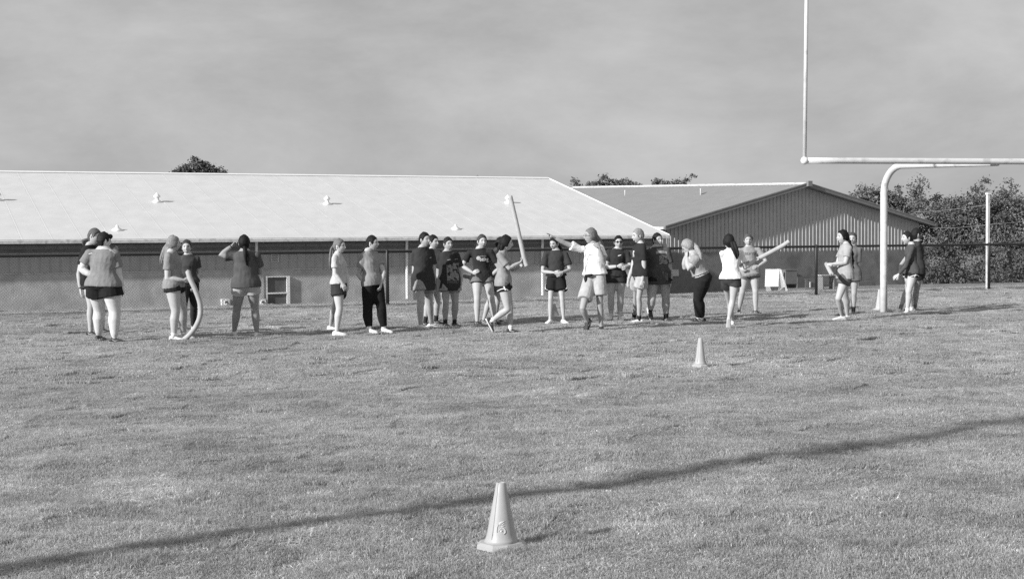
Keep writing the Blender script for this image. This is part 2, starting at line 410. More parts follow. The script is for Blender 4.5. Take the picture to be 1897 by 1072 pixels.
# downspouts
for px in (475, 753, 1004, 1236):
    p = on_plane(px, 500, B0 - BN * .06, BN); a = (p - bp_(0, 0, 0)).dot(BU); gzz = ground_z(p.x, p.y)
    mb = MB(); mb.tube([bp_(a, -.13, ZE - .06), bp_(a, -.12, ZE - .3), bp_(a, -.10, ZE - .40), bp_(a, -.10, gzz + .22), bp_(a, -.105, gzz + .10)], [(.05, .04)] * 5, 6)
    part('downspout', mb, M_white, school)
# louvre vent, hatch frame, two white wall boxes
def wallpt(px, py, off=0.0): return on_plane(px, py, B0 - BN * off, BN)
def wrect(px0, py0, px1, py1, off, th, name, m, parent, mi=0):
    p0, p1 = wallpt(px0, py1, off), wallpt(px1, py0, off)
    a0, a1 = (p0 - bp_(0, 0, 0)).dot(BU), (p1 - bp_(0, 0, 0)).dot(BU)
    q = MB(); q.box(bp_((a0 + a1) / 2, -off, (p0.z + p1.z) / 2), BU * ((a1 - a0) / 2), BN * th, UP * ((p1.z - p0.z) / 2)); return part(name, q, m, parent)
lv = wrect(502, 470.5, 516, 485, .03, .02, 'louver_vent', M_offw, school)
for k in range(3): wrect(503.5, 472 + 4.3 * k, 514.5, 475 + 4.3 * k, .055, .008, 'louver', M_mid, lv)
hf = wrect(495, 514, 535, 562, .012, .012, 'access_hatch', mat('hatch_grey', .11, .7, .2, .2, 3, bump=.4, bscale=20), school)
wrect(493, 511, 535, 513.6, .05, .03, 'frame', M_white, hf); wrect(493, 511, 495.2, 565, .052, .03, 'frame', M_offw, hf)
wrect(531.5, 511, 536.5, 566, .056, .035, 'frame', M_white, hf); wrect(494, 541, 533, 544.5, .054, .03, 'frame', M_white, hf)
for (x0, x1) in ((410, 425), (477.5, 491)):
    bx = wrect(x0, 553, x1, 567.5, .12, .11, 'vent_box', M_offw, school)
    p = wallpt(x0 + 10.5, 561, .24); q = MB(); q.tube([p, p - BN * .03], .065, 10); part('vent_hole', q, M_dark, bx)
    q = MB(); q.tube([p + BN * .01, p - BN * .05, p - BN * .05], [.10, .10, .085], 10, cap=False); part('collar', q, M_white, bx)
# roof vents
def roof_vent(px, py, tall):
    p = on_plane(px, py, eave_pt + RN * .012, RN)
    q = MB(); n = 12
    def ring(r, z): return [p + Vector((r * math.cos(2 * math.pi * i / n), r * math.sin(2 * math.pi * i / n), z)) for i in range(n)]
    if tall:
        q.loft([ring(.17, -.05), ring(.15, .03), ring(.07, .08), ring(.07, .15)]); v = part('roof_vent', q, M_white, school, True)
        q = MB(); q.loft([ring(.06, .15), ring(.12, .17), ring(.125, .22), ring(.06, .28), ring(.02, .33)]); part('vent_cap', q, M_white, v, True)
    else:
        q.loft([ring(.20, -.06), ring(.17, .02), ring(.06, .09), ring(.05, .14), ring(.02, .17)]); part('roof_vent', q, M_white, school, True)
for v in ((-4, 371, 1), (291, 374, 1), (606, 378, 1), (941, 376, 1), (217, 426, 0), (844, 424, 0)): roof_vent(*v)

# ------------------------------------------------------------------ gabled metal building
GA = R(28)
GU = Vector((math.cos(GA), math.sin(GA), 0)); GNV = Vector((-math.sin(GA), math.cos(GA), 0))
P2 = at_y(1245, 547.5, 66.0); P2.z = ground_z(P2.x, P2.y); RV_OV = .42
M_block2 = mat('grey_block', 0.21, 0.9, 0.15, 0.12, 3.0, 0.8, 26, 0.012, dirt=(1.1, 0.15))
M_rib = mat('ribbed_metal', 0.40, 0.5, 0.35, 0.06, 2, world=True)
M_roof2 = mat('grey_roof_metal', 0.29, 0.5, 0.3, 0.06, 1.5, world=True)
hall = thing('gabled_building', P2, 'grey gabled metal building with ribbed siding right of the white roof', 'building')
def gp(px, py, off=0.0):
    p = on_plane(px, py, P2 - GNV * off, GNV); return (p - P2).dot(GU), p.z
def hp_(a, b, z): return Vector((P2.x, P2.y, 0)) + GU * a + GNV * b + UP * z
HB = hall.location.copy()
aL, zL = gp(1232, 421, RV_OV); aP, zP = gp(1497, 341, RV_OV); aR, zR_ = gp(1736, 416, RV_OV)
aWL = gp(1236, 500)[0] - 1.0; aWR = gp(1703, 500)[0]
zsp = gp(1450, 465)[1]
def rake_z(a):
    t = (a - aL) / (aP - aL) if a < aP else (aR - a) / (aR - aP)
    z0 = zL if a < aP else zR_
    return z0 + (zP - z0) * t - 0.12
mb = MB(); mb.box(hp_((aWL + aWR) / 2, .15, (zb - .4 + zsp) / 2), GU * ((aWR - aWL) / 2), GNV * .15, UP * ((zsp - zb + .4) / 2)); mb.build('wall', M_block2, hall, origin=HB)
a = aWL; pwid = 0.9
while a < aWR - .05:
    b_ = min(a + pwid, aWR); mb = MB()
    cuts = [a, b_] if not (a < aP < b_) else [a, aP, b_]
    zlo = zsp - .06
    mb.prism([hp_(a, .03, zlo), hp_(b_, .03, zlo)] + [hp_(c, .03, max(zlo + .02, rake_z(c))) for c in cuts[::-1]], GNV * .04)
    k = 0
    while a + .09 + .225 * k < b_ - .03:
        c = a + .09 + .225 * k; k += 1; zt = rake_z(c)
        if zt > zlo + .05: mb.prism([hp_(c - .022, .03, zlo), hp_(c - .010, -.006, zlo), hp_(c + .010, -.006, zlo), hp_(c + .022, .03, zlo)], UP * (zt - zlo))
    mb.build('siding_panel', M_rib, hall, origin=HB); a += pwid
mb = MB(); mb.prism([hp_(aWL, .1, zsp - .1), hp_(aWR, .1, zsp - .1), hp_(aWR, .1, rake_z(aWR) - .02), hp_(aP, .1, zP - .2), hp_(aWL, .1, rake_z(aWL) - .02)], GNV * .2); mb.build('wall', M_block2, hall, origin=HB)
ridge_far = at_y(1062, 348, 88.0)
rpk = hp_(aP, -RV_OV, zP); RVEC = ridge_far - rpk; RLEN = RVEC.length; RD = RVEC.normalized()
# side wall under the left eave and back mass
mb = MB(); c0 = hp_(aWL, .3, zb - .4); c1 = hp_(aWR, .3, zb - .4)
mb.prism([c0, c1, hp_(aWR, .3, rake_z(aWR) - .1), hp_(aP, .3, zP - .3), hp_(aWL, .3, rake_z(aWL) - .1)], RVEC * .96); mb.build('wall', M_block2, hall, origin=HB)
def hall_panel(side, start, width):
    tip = hp_(aL if side < 0 else aR, -RV_OV, zL if side < 0 else zR_); pk = rpk
    dn = (tip - pk); nrm = dn.cross(RD).normalized(); nrm = nrm if nrm.z > 0 else -nrm
    q = MB(); o = RD * start; e = RD * (width - .004)
    q.prism([pk + o, tip + o, tip + o + e, pk + o + e], -nrm * .05)
    nr = max(1, int(width / .3)) if side < 0 else 0
    for i in range(nr):
        c = RD * (start + width * (i + .5) / nr)
        q.prism([pk + c - RD * .045, pk + c - RD * .015 + nrm * .035, pk + c + RD * .015 + nrm * .035, pk + c + RD * .045], dn)
    q.build('roof_panel', M_roof2, hall, origin=HB)
s = 0.0
while s < RLEN: hall_panel(-1, s, 0.9); hall_panel(1, s, 0.9); s += 0.9
def fascia(p, q_, name, m):
    w = MB(); d = q_ - p; f = -GNV
    w.prism([p + f * .03 + UP * .05, p + f * .03 - UP * .13, p - f * .02 - UP * .13, p - f * .02 + UP * .05], d); w.build(name, m, hall, origin=HB)
    w = MB(); w.prism([p + f * .05 + UP * .075, p + f * .05 + UP * .02, p - f * .05 + UP * .03, p - f * .05 + UP * .075], d); w.build('rake_trim', M_mid, hall, origin=HB)
fascia(rpk, hp_(aL, -RV_OV, zL), 'fascia_board', M_soffit); fascia(rpk, hp_(aR, -RV_OV, zR_), 'fascia_board', M_soffit)
for (ta, tz) in ((aL, zL), (aR, zR_)):
    w = MB(); w.prism([hp_(aP, -RV_OV + .05, zP - .09), hp_(ta, -RV_OV + .05, tz - .09), hp_(ta, -RV_OV + .05, tz - .115), hp_(aP, -RV_OV + .05, zP - .115)], GNV * (RV_OV - .05)); w.build('soffit', M_soffit, hall, origin=HB)
w = MB(); w.box(rpk - GNV * .08 + UP * .02, GU * .13, GNV * .1, UP * .13); w.build('ridge_box', M_mid, hall, origin=HB)
w = MB(); w.prism([rpk + GU * -.2 - UP * .02, rpk + UP * .09, rpk + GU * .2 - UP * .02], RVEC); w.build('ridge_cap', M_offw, hall, origin=HB)
tl = hp_(aL, -RV_OV, zL); w = MB(); w.prism([tl + UP * .02, tl - GU * .09 + UP * .01, tl - GU * .09 - UP * .09, tl - UP * .1], RVEC * .9); w.build('gutter', M_offw, hall, origin=HB)
dn = hp_(aL, -RV_OV, zL) - rpk; hn = dn.cross(RD).normalized(); hn = hn if hn.z > 0 else -hn
for px, py in ((1158, 363), (1298, 361)):
    p = on_plane(px, py, rpk, hn); w = MB(); w.tube([p - UP * .05, p + UP * .3, p + UP * .32], [.035, .035, .05], 8); w.build('roof_pipe', M_white, hall, True, HB)
# plate on the wall, electrical cabinet, hose reel
def hrect(px0, py0, px1, py1, off, th, name, m, parent=hall):
    (a0, z0), (a1, z1) = gp(px0, py1, off), gp(px1, py0, off)
    q = MB(); q.box(hp_((a0 + a1) / 2, -off, (z0 + z1) / 2), GU * ((a1 - a0) / 2), GNV * th, UP * ((z1 - z0) / 2)); return q.build(name, m, parent, origin=HB)
hrect(1243.5, 499, 1257, 511.5, .03, .02, 'wall_plate', M_offw)
cb = hrect(1449, 500.5, 1470, 526, .28, .26, 'electrical_cabinet', mat('cabinet_grey', .2, .5, .35, .08, 4))
hrect(1448.2, 498.8, 1470.8, 500.3, .28, .29, 'lid', M_mid, cb)
hrect(1470.5, 511, 1472, 514, .35, .05, 'latch', M_white, cb)
hrect(1470.5, 512, 1489, 547, .3, .28, 'utility_box', mat('box_grey', .13, .6, .3, .1, 4))
q = MB(); a_, z_ = gp(1442, 505, .5)
q.tube([hp_(a_ + .16 * math.cos(t), -.5, z_ + .16 * math.sin(t)) for t in np.linspace(0, 6.283, 15)], .045, 7, cap=False)
hr = q.build('hose_reel', M_offw, hall, True, HB)
q = MB(); q.tube([hp_(a_, -.46, z_), hp_(a_, -.05, z_)], .06, 8); q.build('hub', M_dark, hr, True, HB)
hrect(1583, 520.5, 1614, 547, .5, .3, 'low_wall', mat('low_wall_grey', .17, .9, .1, .15, 3, .5, 25, .01))

# white folding hutch, low railing and bench behind the fence
def behind(px, Y=66.0): p = at_y(px, 545, Y); return Vector((p.x, Y, ground_z(p.x, Y)))
hb = behind(1438, 61.0); HU = Vector((math.cos(R(-8)), math.sin(R(-8)), 0)); HN = Vector((-HU.y, HU.x, 0))
kn = thing('hutch', hb, 'white slant-sided hutch standing by the grey gabled wall', 'hutch')
def K(x, y, z): return hb + HU * x + HN * y + UP * z
q = MB(); q.prism([K(-.46, .02, .95), K(-.50, -.28, .22), K(-.50, -.25, .22), K(-.46, .06, .95)], HU * .58); q.build('front_flap', M_white, kn, origin=hb)
q = MB(); q.box(K(-.17, .22, .38), HU * .26, HN * .18, UP * .38); q.build('body', mat('hutch_grey', .4, .7, .2, .1, 6), kn, origin=hb)
q = MB(); q.prism([K(.125, -.03, .95), K(.22, -.02, .94), K(.50, -.02, .0), K(.40, -.04, .0), K(.37, -.06, .17), K(.28, -.1, .17), K(.24, -.1, 0), K(.08, -.24, 0), K(.09, -.25, .25)], HN * .4); q.build('side_panel', M_white, kn, origin=hb)
q = MB(); q.prism([K(-.46, .02, .955), K(.20, .02, .955), K(.20, .40, .94), K(-.46, .40, .94)], UP * .02); q.build('top_panel', M_offw, kn, origin=hb)
rb = behind(1500)
rl = thing('railing', rb, 'low metal railing of thin upright bars beside the dark fence post', 'railing')
for k in range(9):
    q = MB(); x = -.26 + .075 * k; q.box(rb + GU * x + UP * .25, GU * .010, GNV * .010, UP * .27); q.build('bar', M_mid, rl, origin=rb)
for z in (.03, .52): q = MB(); q.box(rb + GU * .04 + UP * z, GU * .34, GNV * .015, UP * .012); q.build('rail', M_mid, rl, origin=rb)
q = MB(); q.box(rb + GU * .0 - GNV * .03 + UP * .26, GU * .04, GNV * .01, UP * .13); q.build('plate', M_white, rl, origin=rb)
bb = behind(1531)
bn = thing('bench', bb, 'low pale-topped bench between the fence post and the braided girl', 'bench')
for k in range(3): q = MB(); q.box(bb + GNV * (.15 * k - .15) + UP * .68, GU * .46, GNV * .065, UP * .02); q.build('seat_board', M_offw, bn, origin=bb)
for sx in (-.34, .34):
    q = MB(); q.box(bb + GU * sx + UP * .32, GU * .03, GNV * .18, UP * .34); q.build('leg', M_mid, bn, origin=bb)
q = MB(); q.box(bb + UP * .2, GU * .31, GNV * .02, UP * .03); q.build('brace', M_mid, bn, origin=bb)

# ------------------------------------------------------------------ chain-link fence
M_fence = mat('black_vinyl', 0.022, 0.45, 0.4, 0.1, 6)
fence = thing('chain_link_fence', F0, 'black chain link fence running behind the players', 'fence')
FH = 1.2
def s_at(px): return (on_plane(px, 500, F0, FN) - F0).dot(FU)
POSTS = [-18.4, s_at(-60), 0.0, s_at(1512), s_at(1832), s_at(1832) + 3.6, s_at(1832) + 7.2]
print('posts', POSTS)
for sx in POSTS:
    p = F0 + FU * sx; q = MB(); z0 = -.3
    q.tube([p + UP * z0, p + UP * (FH + .02), p + UP * (FH + .05)], [.038, .038, .02], 10); q.build('post', M_fence, fence, True, F0)
lo, hi = POSTS[0], POSTS[-1]
q = MB(); q.tube([F0 + FU * (lo + (hi - lo) * t / 24) + UP * FH for t in range(25)], .030, 8); q.build('top_rail', M_fence, fence, True, F0)
q = MB(); q.tube([F0 + FU * lo + UP * .06, F0 + FU * hi + UP * .06], .004, 4); q.build('tension_wire', M_fence, fence, False, F0)
q = MB(); pit = 0.06; h = FH - .05; x = lo - h
while x < hi:
    for d in (1, -1):
        a0_, a1_ = (x, x + h) if d > 0 else (x + h, x)
        p0 = F0 + FU * a0_ + UP * .03 + FN * .004 * d; p1 = F0 + FU * a1_ + UP * (.03 + h) + FN * .004 * d
        q.tube([p0, p1], .0018, 3, cap=False)
    x += pit
cl = q.build('chain_link_mesh', M_fence, fence, False, F0); tag(cl, kind='stuff')

# ------------------------------------------------------------------ goal post
M_post = mat('goal_white', 0.62, 0.55, 0.3, 0.12, 5, 0.25, 40, .003, dirt=(5, .46))
gb = at_z(1637, 579, 0.0)
Yc = gb.y - 2.2
cl_ = at_y(1490.5, 297.5, Yc - 1.2); crz = cl_.z
cr_dir_px = at_z(1897, 299.5, crz) if False else None
# crossbar runs level, a little away to the right
def level_at(px, py, z): d = ray(px, py); return EYE + d * ((z - EYE.z) / d.z)
pr = level_at(1890, 299.3, crz)
cdv = (pr - cl_); cdv.z = 0; cdv.normalize()
goal = thing('goal_post', gb, 'tall white gooseneck football goal post at the right', 'goal post')
cmid = cl_ + cdv * 3.55
q = MB(); q.tube([cl_ + cdv * (7.1 * t / 12) for t in range(13)], .051, 14); q.build('crossbar', M_post, goal, True, gb)
for e in (0, 7.1):
    b_ = cl_ + cdv * e; lean = CR * .02
    q = MB(); q.tube([b_ - UP * .02, b_ + UP * 2 + lean * 1.2 * (1 if e == 0 else -0), b_ + UP * 6.2 + lean * 3.6 * (1 if e == 0 else 0)], [.034, .032, .030], 12); q.build('upright', M_post, goal, True, gb)
    q = MB(); q.ball(b_, .066, n=12, k=9); q.build('end_cap', M_white, goal, True, gb)
nk = at_y(1660, 308.5, gb.y).z
arc = []; tdir = (cmid - gb); tdir.z = 0; tl_ = tdir.length; tdir.normalize(); rad = .5
for t in range(9):
    an = math.pi / 2 * t / 8; arc.append(gb + tdir * (rad - rad * math.cos(an)) + UP * (nk - rad + rad * math.sin(an)))
q = MB(); q.tube([gb - UP * .3, gb + UP * .8, gb + UP * 1.8, gb + UP * (nk - rad - .1)] + arc + [gb + tdir * (tl_ * .7) + UP * (nk + (crz - .03 - nk) * .65), gb + tdir * tl_ + UP * (crz - .03)],
             [.067] * 5 + [.065] * 8 + [.054, .05], 16); q.build('gooseneck', M_post, goal, True, gb)

# white square pole with wires beyond the fence
pb = F0 + FU * ((at_z(1830, 537, 0) - F0).dot(FU)) + FN * .9
pb = on_plane(1829.5, 534, pb, FN); pb.z = ground_z(pb.x, pb.y)
ptop = at_y(1833, 361, pb.y)
pole = thing('utility_pole', pb, 'short white square pole carrying thin wires beyond the fence', 'pole')
ph = ptop.z - pb.z
q = MB(); q.box(pb + UP * (ph / 2 - .1), FU * .037, FN * .037, UP * (ph / 2 + .1)); q.build('pole_shaft', M_offw, pole, origin=pb)
q = MB(); q.box(pb + UP * (ph + .03), FU * .05, FN * .05, UP * .02); q.build('pole_cap', M_white, pole, origin=pb)
q = MB(); q.tube([pb + UP * (ph - .08) + FU * .05, pb + UP * (ph - .06) + FU * .16], .02, 6); q.build('insulator', M_offw, pole, True, pb)
M_wire = mat('wire_grey', .3, .5, .4)
for nm, lab, l, r_, zz in (('overhead_wire', 'upper thin wire strung from the white pole to the gabled roof', (1682, 393), None, 379), ('overhead_wire', 'lower thin wire passing the white pole toward the right edge', (1722, 421.5), (1990, 403), 416)):
    m_ = at_y(1832, zz, pb.y - .07); pts_ = [at_y(l[0], l[1], pb.y + 16)]
    for t in range(1, 8): pts_.append(pts_[0].lerp(m_, t / 8) - UP * .05 * math.sin(math.pi * t / 8))
    pts_.append(m_)
    if r_: pts_.append(at_y(r_[0], r_[1], pb.y + 3))
    q = MB(); q.tube(pts_, .006, 5); o = q.build(nm, M_wire, None, True, m_); o.location = m_; tag(o, lab, 'wire')

# tall lamp pole outside the frame: its shadow crosses the foreground
hd = Vector((math.cos(SUN_HEAD), math.sin(SUN_HEAD), 0))
s0 = at_z(0, 1063, 0); s1 = at_z(1897, 783, 0)
lp = s0 - (s1 - s0).normalized() * 5.2; lp.z = 0
lamp = thing('light_pole', lp, 'tall field light pole standing left of the camera outside the view', 'light pole')
q = MB(); q.tube([lp - UP * .3, lp + UP * 5, lp + UP * 14], [.115, .105, .09], 14); q.build('pole_shaft', mat('pole_wood', .12, .9, .1, .3, 5), lamp, True, lp)
q = MB(); q.box(lp + UP * 13.6, Vector((.9, 0, 0)), Vector((0, .06, 0)), Vector((0, 0, .06))); q.build('cross_arm', M_mid, lamp, origin=lp)
for sx in (-.7, 0, .7):
    q = MB(); q.tube([lp + Vector((sx, .1, 13.5)), lp + Vector((sx, .35, 13.4))], [.1, .22], 12); q.build('floodlight', M_mid, lamp, True, lp)

# ------------------------------------------------------------------ traffic cones
def cone_at(px, py, h, label, v, rot, base=.27, emblem=False):
    c = G(px, py); c.z = gz(c.x, c.y) + .014 if c.y < 60 else 0
    t = thing('traffic_cone', c, label, 'cone', 'small marker cones on the field')
    m = mat('cone_%03d' % round(v * 100), v, .45, .4, .05, 10)
    rz = Matrix.Rotation(rot, 3, 'Z'); q = MB(); hb_ = base / 2; ch = .05
    def sq(e, z):
        pts_ = [(e, e - ch), (e - ch, e), (-e + ch, e), (-e, e - ch), (-e, -e + ch), (-e + ch, -e), (e - ch, -e), (e, -e + ch)]
        return [c + rz @ Vector((x, y, z)) for x, y in pts_]
    q.loft([sq(hb_, .0), sq(hb_, .018), sq(hb_ - .012, .030), sq(hb_ * .72, .034)]); q.build('base', m, t, False, c)
    q = MB(); n = 28
    def rg(r, z): return [c + Vector((r * math.cos(2 * math.pi * i / n), r * math.sin(2 * math.pi * i / n), z)) for i in range(n)]
    r1, r2 = hb_ * .72, .0225
    f = lambda z: r1 + (r2 - r1) * ((z - .03) / (h - .03))
    q.loft([rg(r1 + .012, .028), rg(r1, .045)] + [rg(f(z), z) for z in np.linspace(.07, h - .004, 6)] + [rg(r2 - .003, h), rg(r2 - .008, h - .002), rg(r2 - .009, h - .05)]); q.build('cone_body', m, t, True, c)
    q = MB(); an = R(232); q.tube([c + Vector(((f(z) - .0008) * math.cos(an), (f(z) - .0008) * math.sin(an), z)) for z in np.linspace(.05, h - .003, 5)], .0034, 8); q.build('seam', m, t, True, c)
    if emblem:
        view = (EYE - c); view.z = 0; view.normalize(); side = Vector((-view.y, view.x, 0))
        q = MB()
        def stroke(pts2, w):
            P = []
            for (x, z) in pts2:
                aa = math.atan2(view.y, view.x) + x / f(z); rr = f(z) + .0016
                P.append(c + Vector((rr * math.cos(aa), rr * math.sin(aa), z)))
            q.tube(P, [(max(.0008, w_), .0004) for w_ in w], 6, up=UP)
        k = .00335 * .36; ox, oz = .004, .105        # emblem drawn as pale strokes: a swept crest over a curl
        def E(l, w): stroke([(ox + x * .00115, oz + z * .0013) for x, z in l], [i * .0017 for i in w])
        E([(-22, -14), (-23, -4), (-20, 8), (-14, 17)], [1.0, 1.6, 1.2, .6])
        E([(-12, 12), (-8, 18), (-2, 22), (6, 25), (12, 27)], [1.5, 4.0, 3.2, 1.4, .5])
        E([(-1, 15), (6, 18), (12, 19)], [.7, 1.0, .6]); E([(-4, 9), (4, 8), (10, 10)], [.8, .9, .6])
        E([(-15, -10), (-9, -2), (-2, 3), (6, 1), (12, -6), (12, -14), (6, -19), (-1, -15), (-6, -10)], [.6, 1.0, 1.1, 1.2, 1.2, 1.3, 1.6, 2.0, 1.6])
        E([(-8, -9), (-3, -8), (0, -10)], [2.2, 2.6, 1.2])
        q.build('emblem', mat('emblem_pale', .62, .5, .3), t, True, c)
    return t
cone_at(929, 1013, .318, 'large foreground cone with a pale curled emblem on its side', .37, R(42), .215, True)
cone_at(1297.5, 683, .325, 'lone plain cone in the middle of the open grass', .40, R(20), .175)
cone_at(1629, 577, .40, 'pale cone at the foot of the goal post', .45, R(10), .2)
cone_at(1027, 590, .25, 'pale cone half hidden behind bare legs in white trainers', .4, R(30), .24)

# ------------------------------------------------------------------ trees
def leaf_mat(name, v):
    m = mat(name, v, .7, .2); nt = m.node_tree; b = nt.nodes['Principled BSDF']
    at = nt.nodes.new('ShaderNodeAttribute'); at.attribute_name = 'shade'
    mu = nt.nodes.new('ShaderNodeMath'); mu.operation = 'MULTIPLY'; mu.inputs[1].default_value = v; nt.links.new(at.outputs['Fac'], mu.inputs[0])
    nt.links.new(mu.outputs[0], b.inputs['Base Color']); return m
M_leaf = leaf_mat('leaf_dark', .11); M_leaf2 = leaf_mat('leaf_grey', .15)
M_bark = mat('bark', .07, .9, .1, .3, 10, .6, 30, .02)
def tree(base, blobs, n, leaf, label, lm=M_leaf, seed=1, cat='tree', group=None, name='tree', spikes=0, conifer=False):
    g = np.random.default_rng(seed); base = Vector(base)
    t = thing(name, base, label, cat, group)
    B = np.array([list(b[0]) for b in blobs], float); Rr = np.array([b[1] if hasattr(b[1], '__len__') else (b[1],) * 3 for b in blobs], float)
    vol = Rr.prod(1) ** .67; pr_ = vol / vol.sum()
    nc = max(20, n // 34)
    ks = g.choice(len(blobs), nc, p=pr_); d = g.normal(size=(nc, 3)); d /= np.linalg.norm(d, axis=1)[:, None]
    rr = 0.55 + .5 * g.random(nc) ** .6
    cc = B[ks] + d * Rr[ks] * rr[:, None]
    for s_ in range(spikes):                        # sprays that break the outline
        k = g.integers(len(blobs)); dd = g.normal(size=3); dd[2] = abs(dd[2]) + .5; dd /= np.linalg.norm(dd)
        p = B[k] + dd * Rr[k]
        cc = np.vstack([cc] + [(p + dd * q_ * (0.35 + .5 * g.random()) + g.normal(size=3) * .05)[None] for q_ in np.linspace(0, 1, 4)])
    nc = len(cc); per = max(6, n // nc)
    cr_ = (0.16 + .22 * g.random(nc)) * float(np.mean(Rr)) ** .5
    P = np.repeat(cc, per, 0) + g.normal(size=(nc * per, 3)) * np.repeat(cr_, per)[:, None] * np.array([.62, .62, .45])
    sh = np.repeat(.75 + .5 * g.random(nc), per) * (.8 + .4 * g.random(nc * per))
    N = len(P); a1 = g.normal(size=(N, 3)); a1 /= np.linalg.norm(a1, axis=1)[:, None]; a2 = np.cross(a1, g.normal(size=(N, 3))); a2 /= np.linalg.norm(a2, axis=1)[:, None]
    L = leaf * (.6 + .8 * g.random(N))[:, None]
    V = np.stack([P - a1 * L, P + a2 * L * .45, P + a1 * L, P - a2 * L * .45], 1).reshape(-1, 3) - np.array(base)
    F = np.arange(N * 4).reshape(-1, 4)
    me = bpy.data.meshes.new('crown'); me.from_pydata(V.tolist(), [], F.tolist()); me.materials.append(lm)
    at = me.attributes.new('shade', 'FLOAT', 'POINT'); at.data.foreach_set('value', np.repeat(sh, 4).astype(np.float32))
    link('crown', me, t)
    q = MB(); top = Vector(B.mean(0)); hgt = max(1.0, top.z - base.z)
    q.tube([base - UP * .3, base.lerp(top, .35) + Vector((.06, .04, 0)), base.lerp(top, .7) - Vector((.05, 0, 0)), top], [.10 * hgt ** .6, .08 * hgt ** .6, .05 * hgt ** .6, .02], 9)
    q.build('trunk', M_bark, t, True, base)
    for k in range(min(len(blobs), 9)):
        q = MB(); s_ = base.lerp(top, .35 + .4 * g.random()); e = Vector(B[k]); mid = s_.lerp(e, .5) - UP * .12 * hgt * .3
        q.tube([s_, mid, e], [.045 * hgt ** .6, .03 * hgt ** .6, .012], 6); q.build('limb', M_bark, t, True, base)
    return t
def pxblob(px, py, rpx, Y, flat=1.0, rpy=None):
    c = at_y(px, py, Y); r = rpx * Y / FPX; return (c, (r, r * .9, (rpy or rpx * flat) * Y / FPX))
def base_at(px, Y): p = at_y(px, 500, Y); return Vector((p.x, Y, ground_z(p.x, Y)))
TG = 'trees standing beyond the fence at the right'
YT = 73.0
tree(base_at(1752, YT + 1), [pxblob(1735, 490, 38, YT, 1), pxblob(1790, 480, 42, YT + .4), pxblob(1745, 430, 45, YT + 1), pxblob(1800, 425, 45, YT + 1), pxblob(1770, 402, 45, YT + 1.3, .75), pxblob(1812, 369, 16, YT + 1.2, 1.4), pxblob(1700, 377, 10, YT + 1.2, 2), pxblob(1720, 402, 28, YT + 1.2, .7), pxblob(1720, 515, 30, YT - .6, .7), pxblob(1770, 518, 32, YT - .5, .6)], 20000, .075, 'broad dark tree with a leaning tip at the fence, left of the white pole', M_leaf, 3, group=TG, spikes=16)
tree(base_at(1868, YT + 1), [pxblob(1860, 490, 42, YT), pxblob(1905, 480, 45, YT), pxblob(1850, 430, 38, YT + .8), pxblob(1895, 420, 45, YT + 1), pxblob(1870, 393, 34, YT + 1.2, .9), pxblob(1850, 371, 14, YT + 1.2, 1.4), pxblob(1887, 378, 24, YT + 1.2), pxblob(1860, 517, 34, YT - .5, .6), pxblob(1910, 517, 34, YT - .5, .6)], 18000, .075, 'dark bushy tree at the right edge of the view, right of the white pole', M_leaf, 4, group=TG, spikes=12)
tree(base_at(1950, YT + 2), [pxblob(1950, 480, 50, YT + 1), pxblob(1960, 420, 50, YT + 1.5), pxblob(1945, 375, 30, YT + 1.6), pxblob(1990, 450, 50, YT + 2)], 2600, .16, 'dark tree just past the right edge', M_leaf, 5, group=TG)
tree(base_at(1650, YT + 13), [pxblob(1595, 368, 16, YT + 16, 0.8), pxblob(1618, 374, 24, YT + 16, 0.75), pxblob(1650, 380, 26, YT + 16, 0.8), pxblob(1690, 378, 26, YT + 16, 0.9), pxblob(1640, 425, 40, YT + 16, 1)], 11000, .09, 'pale loose tree showing over the right slope of the gabled roof', M_leaf2, 6, group=TG, spikes=9)
tree(base_at(368, 95), [pxblob(350, 317, 19, 95, 0.65), pxblob(372, 315, 21, 95, 0.68), pxblob(397, 321, 15, 95, 0.55), pxblob(331, 323, 13, 95, 0.55), pxblob(408, 325, 10, 95, 0.5), pxblob(368, 350, 40, 95, 0.55)], 11000, .11, 'dark round tree top above the left part of the white roof', M_leaf, 8, spikes=2)
tree(base_at(1135, 100), [pxblob(1080, 352, 15, 100, 0.35), pxblob(1103, 348, 17, 100, 0.5), pxblob(1128, 345, 19, 100, 0.55), pxblob(1153, 345, 19, 100, 0.55), pxblob(1178, 349, 15, 100, 0.5), pxblob(1135, 375, 45, 100, 0.5)], 11000, .11, 'wide low tree top just right of the white ridge end', M_leaf2, 9, spikes=3)
tree(base_at(1240, 100), [pxblob(1222, 344, 10, 100, 1), pxblob(1240, 347, 14, 100, 0.65), pxblob(1260, 345, 12, 100, 0.75), pxblob(1240, 370, 34, 100, 0.6)], 8000, .11, 'small forked tree top behind the gabled roof ridge', M_leaf2, 10, spikes=3)
tree(base_at(890, 110), [pxblob(888, 332, 6, 110, 0.5), pxblob(880, 335, 5, 110, 0.5), pxblob(889, 352, 20, 110, 0.8)], 2000, .10, 'tiny tree tip peeking over the white ridge', M_leaf2, 12, spikes=0)
